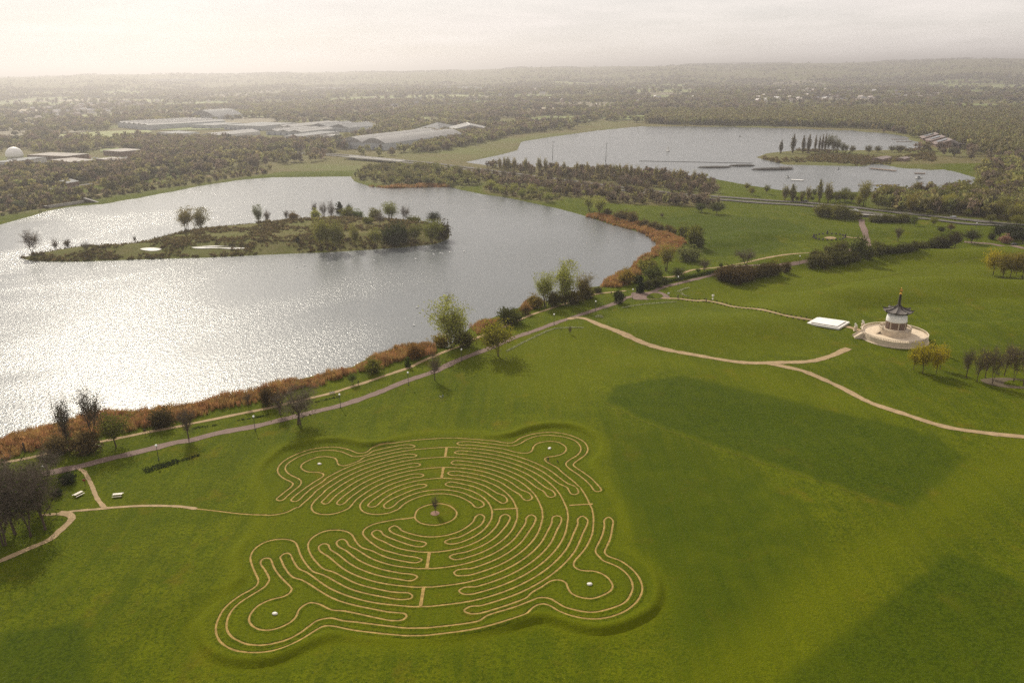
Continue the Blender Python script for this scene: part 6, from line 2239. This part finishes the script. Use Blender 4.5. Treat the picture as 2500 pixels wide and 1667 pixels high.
def dog(loc, rz, fur, label, scale=1.0):
    V = [(0, -.28, .5), (0, -.05, .5), (0, .22, .52), (0, .36, .66), (0, .45, .76), (0, .6, .72), (0, -.36, .52), (0, -.55, .68)]
    R = [.11, .11, .13, .075, .085, .04, .05, .02]
    E_ = [(0, 1), (1, 2), (2, 3), (3, 4), (4, 5), (0, 6), (6, 7)]
    for s in (-1, 1):
        b = len(V)
        V += [(s * .08, -.26, .42), (s * .08, -.2, .28), (s * .08, -.32, .16), (s * .08, -.28, .02)]
        R += [.07, .045, .03, .028]
        E_ += [(0, b), (b, b + 1), (b + 1, b + 2), (b + 2, b + 3)]
        b = len(V)
        V += [(s * .08, .24, .42), (s * .08, .22, .2), (s * .08, .25, .02)]
        R += [.06, .035, .03]
        E_ += [(2, b), (b, b + 1), (b + 1, b + 2)]
        b = len(V)
        V += [(s * .06, .42, .86)]; R += [.025]; E_ += [(4, b)]
    me = skin_mesh('dog', V, E_, R, 1, 1)
    me.materials.append(M[fur])
    tag(obj('dog', me, None, loc, rz, (scale,) * 3), label, 'dog')


x, y = atz(*px('C', '1083,690')[0]); person((x, y, float(gz(x, y))), 2.4, 'cloth_dark', 'person in dark clothes walking the upper right lobe of the maze')
x, y = atz(*px('C', '1268,698')[0]); dog((x, y, float(gz(x, y))), .5, 'fur_dark', 'small dark dog on the grass right of the maze walker', .9)
p = G3(*px('U5', '398,1462')[0]); person(p, -.6, 'cloth_blue', 'person in a grey blue jacket on the lawn above the maze')
p = G3(*px('U5', '376,1452')[0]); dog(p, 1.2, 'fur_white', 'small pale dog beside the person in grey blue', .8)
p = G3(*px('U4', '1862,545')[0]); person(p, 1.2, 'cloth_dark', 'person in dark clothes on the lakeside path under the tiny tree')
p = G3(*px('U6', '1313,487')[0]); person(p, .3, 'cloth_dark', 'person in dark clothes standing on the far meadow')
p = G3(*px('U5', '2008,470')[0]); person(p, .3, 'cloth_dark', 'person in dark clothes on the shore path before the lake end')

sw = skin_mesh('swan', [(0, -.5, .25), (0, -.2, .22), (0, .2, .22), (0, .45, .3), (0, .55, .6), (0, .5, .85), (0, .62, .95), (0, .78, .9)], [(i, i + 1) for i in range(7)], [.1, .25, .26, .12, .06, .055, .075, .03], 2, 1)
sw.materials.append(M['swan'])
SWB = MB().tube((0, .78, .9), (0, .9, .86), .03, .012, 6).mesh('beak', M['beak'])
SW = [('V6', s) for s in ('1880,714', '1940,704', '1965,706', '2030,693', '2167,684', '1310,770', '865,803', '1705,757', '905,820', '645,820', '565,835')] + [('U5', s) for s in ('138,132', '310,87', '372,77', '460,68', '598,57', '122,765', '148,593')] + [('V6', '402,692')]
for t, s in SW:
    x, y = atz(*px(t, s)[0], WATER)
    e = empty('swan', (x, y, WATER - .08), rnd.uniform(0, 6.28), (1.25,) * 3)
    obj('body', sw, e); obj('beak', SWB, e)
    tag(e, 'white swan floating on the near lake', 'swan', 'swans on the near lake')

# ------------------------------------------------------------------ things on the far lake
def raft(t, s, L_, W_, rz, mat, label, h=.5, cat='raft'):
    x, y = atz(*px(t, s)[0], WATER)
    m_ = MB().lathe([(1.0, -.3), (1.02, .2), (.85, 1.0), (.4, 1.3)], 18)
    m_.v = [(a * L_ / 2 * (1 + .06 * math.sin(7 * b)), b * W_ / 2, c * h) for a, b, c in m_.v]
    tag(m_.build('raft', M[mat], None, False, (x, y, WATER), rz), label, cat)


raft('V3', '2000,990', 38, 14, 0, 'mat_dark', 'dark floating raft, middle of the three on the far lake', 1.2)
raft('V3', '2248,976', 30, 12, 0, 'mat_dark', 'dark floating raft, farthest of the three on the far lake', 1.3)
raft('V4', '290,922', 46, 14, 0, 'mat_dark', 'largest dark floating raft before the far island', 1.6)
raft('V3', '1408,1002', 9, 5, 0, 'mat_dark', 'tiny dark raft just above the poplars of the wood', 1.0)


def pontoon(t, a, b, w, mat, label, h=.5, name='jetty', cat='jetty', posts=4):
    pa = Vector((*atz(*px(t, a)[0], WATER), 0)); pb = Vector((*atz(*px(t, b)[0], WATER), 0))
    d = pb - pa
    e = empty(name, ((pa + pb) / 2).to_tuple()[:2] + (WATER,), math.atan2(d.y, d.x))
    MB().box((0, 0, h), (d.length, w, .35)).build('deck', M[mat], e)
    for i in range(posts):
        for s_ in (-1, 1):
            MB().tube((d.length * (i / max(posts - 1, 1) - .5) * .96, s_ * w * .45, -2), (d.length * (i / max(posts - 1, 1) - .5) * .96, s_ * w * .45, h + .6), .15, n=6).build('post', M['wood_dark'], e)
    tag(e, label, cat)


pontoon('V4', '1265,675', '1385,675', 3, 'jetty', 'wooden jetty by the watersports centre, farther one')
pontoon('V4', '1305,695', '1430,695', 3, 'jetty', 'wooden jetty by the watersports centre, nearer one')
pontoon('V4', '440,1008', '545,1014', 4, 'white_paint', 'white floating pontoon on the near side of the far lake', .5, 'pontoon', 'pontoon', 2)
pontoon('V4', '345,903', '455,906', 2, 'jetty', 'thin wooden boom beside the largest dark raft', .4)
pontoon('V4', '1090,915', '1300,936', 5, 'jetty', 'wooden landing stage below the island restaurant', .7)
pontoon('V4', '1455,955', '1540,957', 4, 'jetty', 'short jetty in the quiet end of the far lake')
pontoon('V4', '990,1052', '1330,1048', 1, 'jetty', 'thin floating boom across the quiet end of the far lake', .25, 'boom', 'boom', 2)
pontoon('V3', '1325,932', '2340,952', 1, 'mat_dark', 'very long thin buoy line across the far lake', .2, 'buoy_line', 'buoy line', 2)


def boat(t, s, rz, sail, label, k=1.0):
    x, y = atz(*px(t, s)[0], WATER)
    e = empty('sailing_boat' if sail else 'motor_boat', (x, y, WATER), rz, (k, k, k))
    prof = [(-2.4, .75), (-1, .95), (1, .85), (2.0, .45), (2.7, .02)]
    V = [(x_, s_ * w_, .7) for s_ in (-1, 1) for x_, w_ in prof] + [(x_ * .9, s_ * w_ * .55, -.1) for s_ in (-1, 1) for x_, w_ in prof]
    n = 5
    F = [(i, i + 1, 2 * n + i + 1, 2 * n + i) for i in range(n - 1)] + [(n + i + 1, n + i, 3 * n + i, 3 * n + i + 1) for i in range(n - 1)]
    F += [(0, 2 * n, 3 * n, n), tuple(range(n)) + tuple(range(2 * n - 1, n - 1, -1))]
    MB().add(V, F).build('hull', M['white_paint'], e)
    if sail:
        MB().tube((.3, 0, .5), (.3, 0, 6.5), .06, .04, 6).build('mast', M['metal'], e)
        MB().add([(.2, 0, 1.2), (-2.2, .35, 1.3), (-1.3, .35, 3.6), (.2, 0, 6.3), (.2, .04, 1.2), (-2.2, .39, 1.3), (-1.3, .39, 3.6), (.2, .04, 6.3)], [(0, 1, 2, 3), (7, 6, 5, 4), (0, 4, 5, 1), (1, 5, 6, 2), (2, 6, 7, 3)]).build('sail', M['sail'], e)
        MB().add([(.4, 0, 1.0), (2.4, .2, .9), (.4, 0, 5.0), (.4, .04, 1.0), (2.4, .24, .9), (.4, .04, 5.0)], [(0, 1, 2), (5, 4, 3), (0, 3, 4, 1), (1, 4, 5, 2)]).build('jib', M['sail'], e)
    else:
        MB().box((-.3, 0, 1.1), (1.6, 1.2, .8), 0, 0, .85).build('cabin', M['glass'], e)
    tag(e, label, 'boat')


boat('V3', '1583,845', .6, True, 'small white sailing boat alone on the far lake', 1.3)
boat('V3', '2230,716', .2, False, 'small boat near the far shore of the far lake', 1.2)
boat('V4', '415,988', .9, False, 'white boat beside the white pontoon', 1.3)
boat('V4', '832,918', .2, False, 'small boat off the near shore of the far island', 1.0)
boat('V4', '1490,994', .1, False, 'moored boat in the quiet end of the far lake', 1.5)
for s, lb in (('1022,940', 'left pylon of the water ski cable, taller one'), ('545,920', 'leaning pylon of the water ski cable near the left end')):
    x, y = atz(*px('V3', s)[0], WATER)
    e = empty('ski_pylon', (x, y, WATER))
    MB().tube((0, 0, -2), (1.0, 0, 22), .35, .15, 6).build('mast', M['metal'], e)
    MB().tube((0, 0, -2), (3.5, 6, 12), .1, n=4).build('stay', M['metal'], e)
    MB().box((1.4, 0, 22), (3, .4, .4)).build('head', M['metal'], e)
    tag(e, lb, 'pylon')


# ------------------------------------------------------------------ rows of look-alikes told apart by their order
ORD = ('first', 'second', 'third', 'fourth', 'fifth', 'sixth', 'seventh', 'eighth', 'ninth', 'tenth', 'eleventh', 'twelfth', 'thirteenth', 'fourteenth', 'fifteenth')
bylab = {}
for o in S.objects:
    if o.parent is None and 'label' in o and 'category' in o:
        bylab.setdefault(o['label'], []).append(o)
for lb, os_ in bylab.items():
    if 1 < len(os_) <= 15 and len(lb.split()) <= 12:
        os_.sort(key=lambda o: proj(*o.location)[0])
        for i, o in enumerate(os_):
            o['label'] = lb + ', ' + ORD[i] + ' from the left'
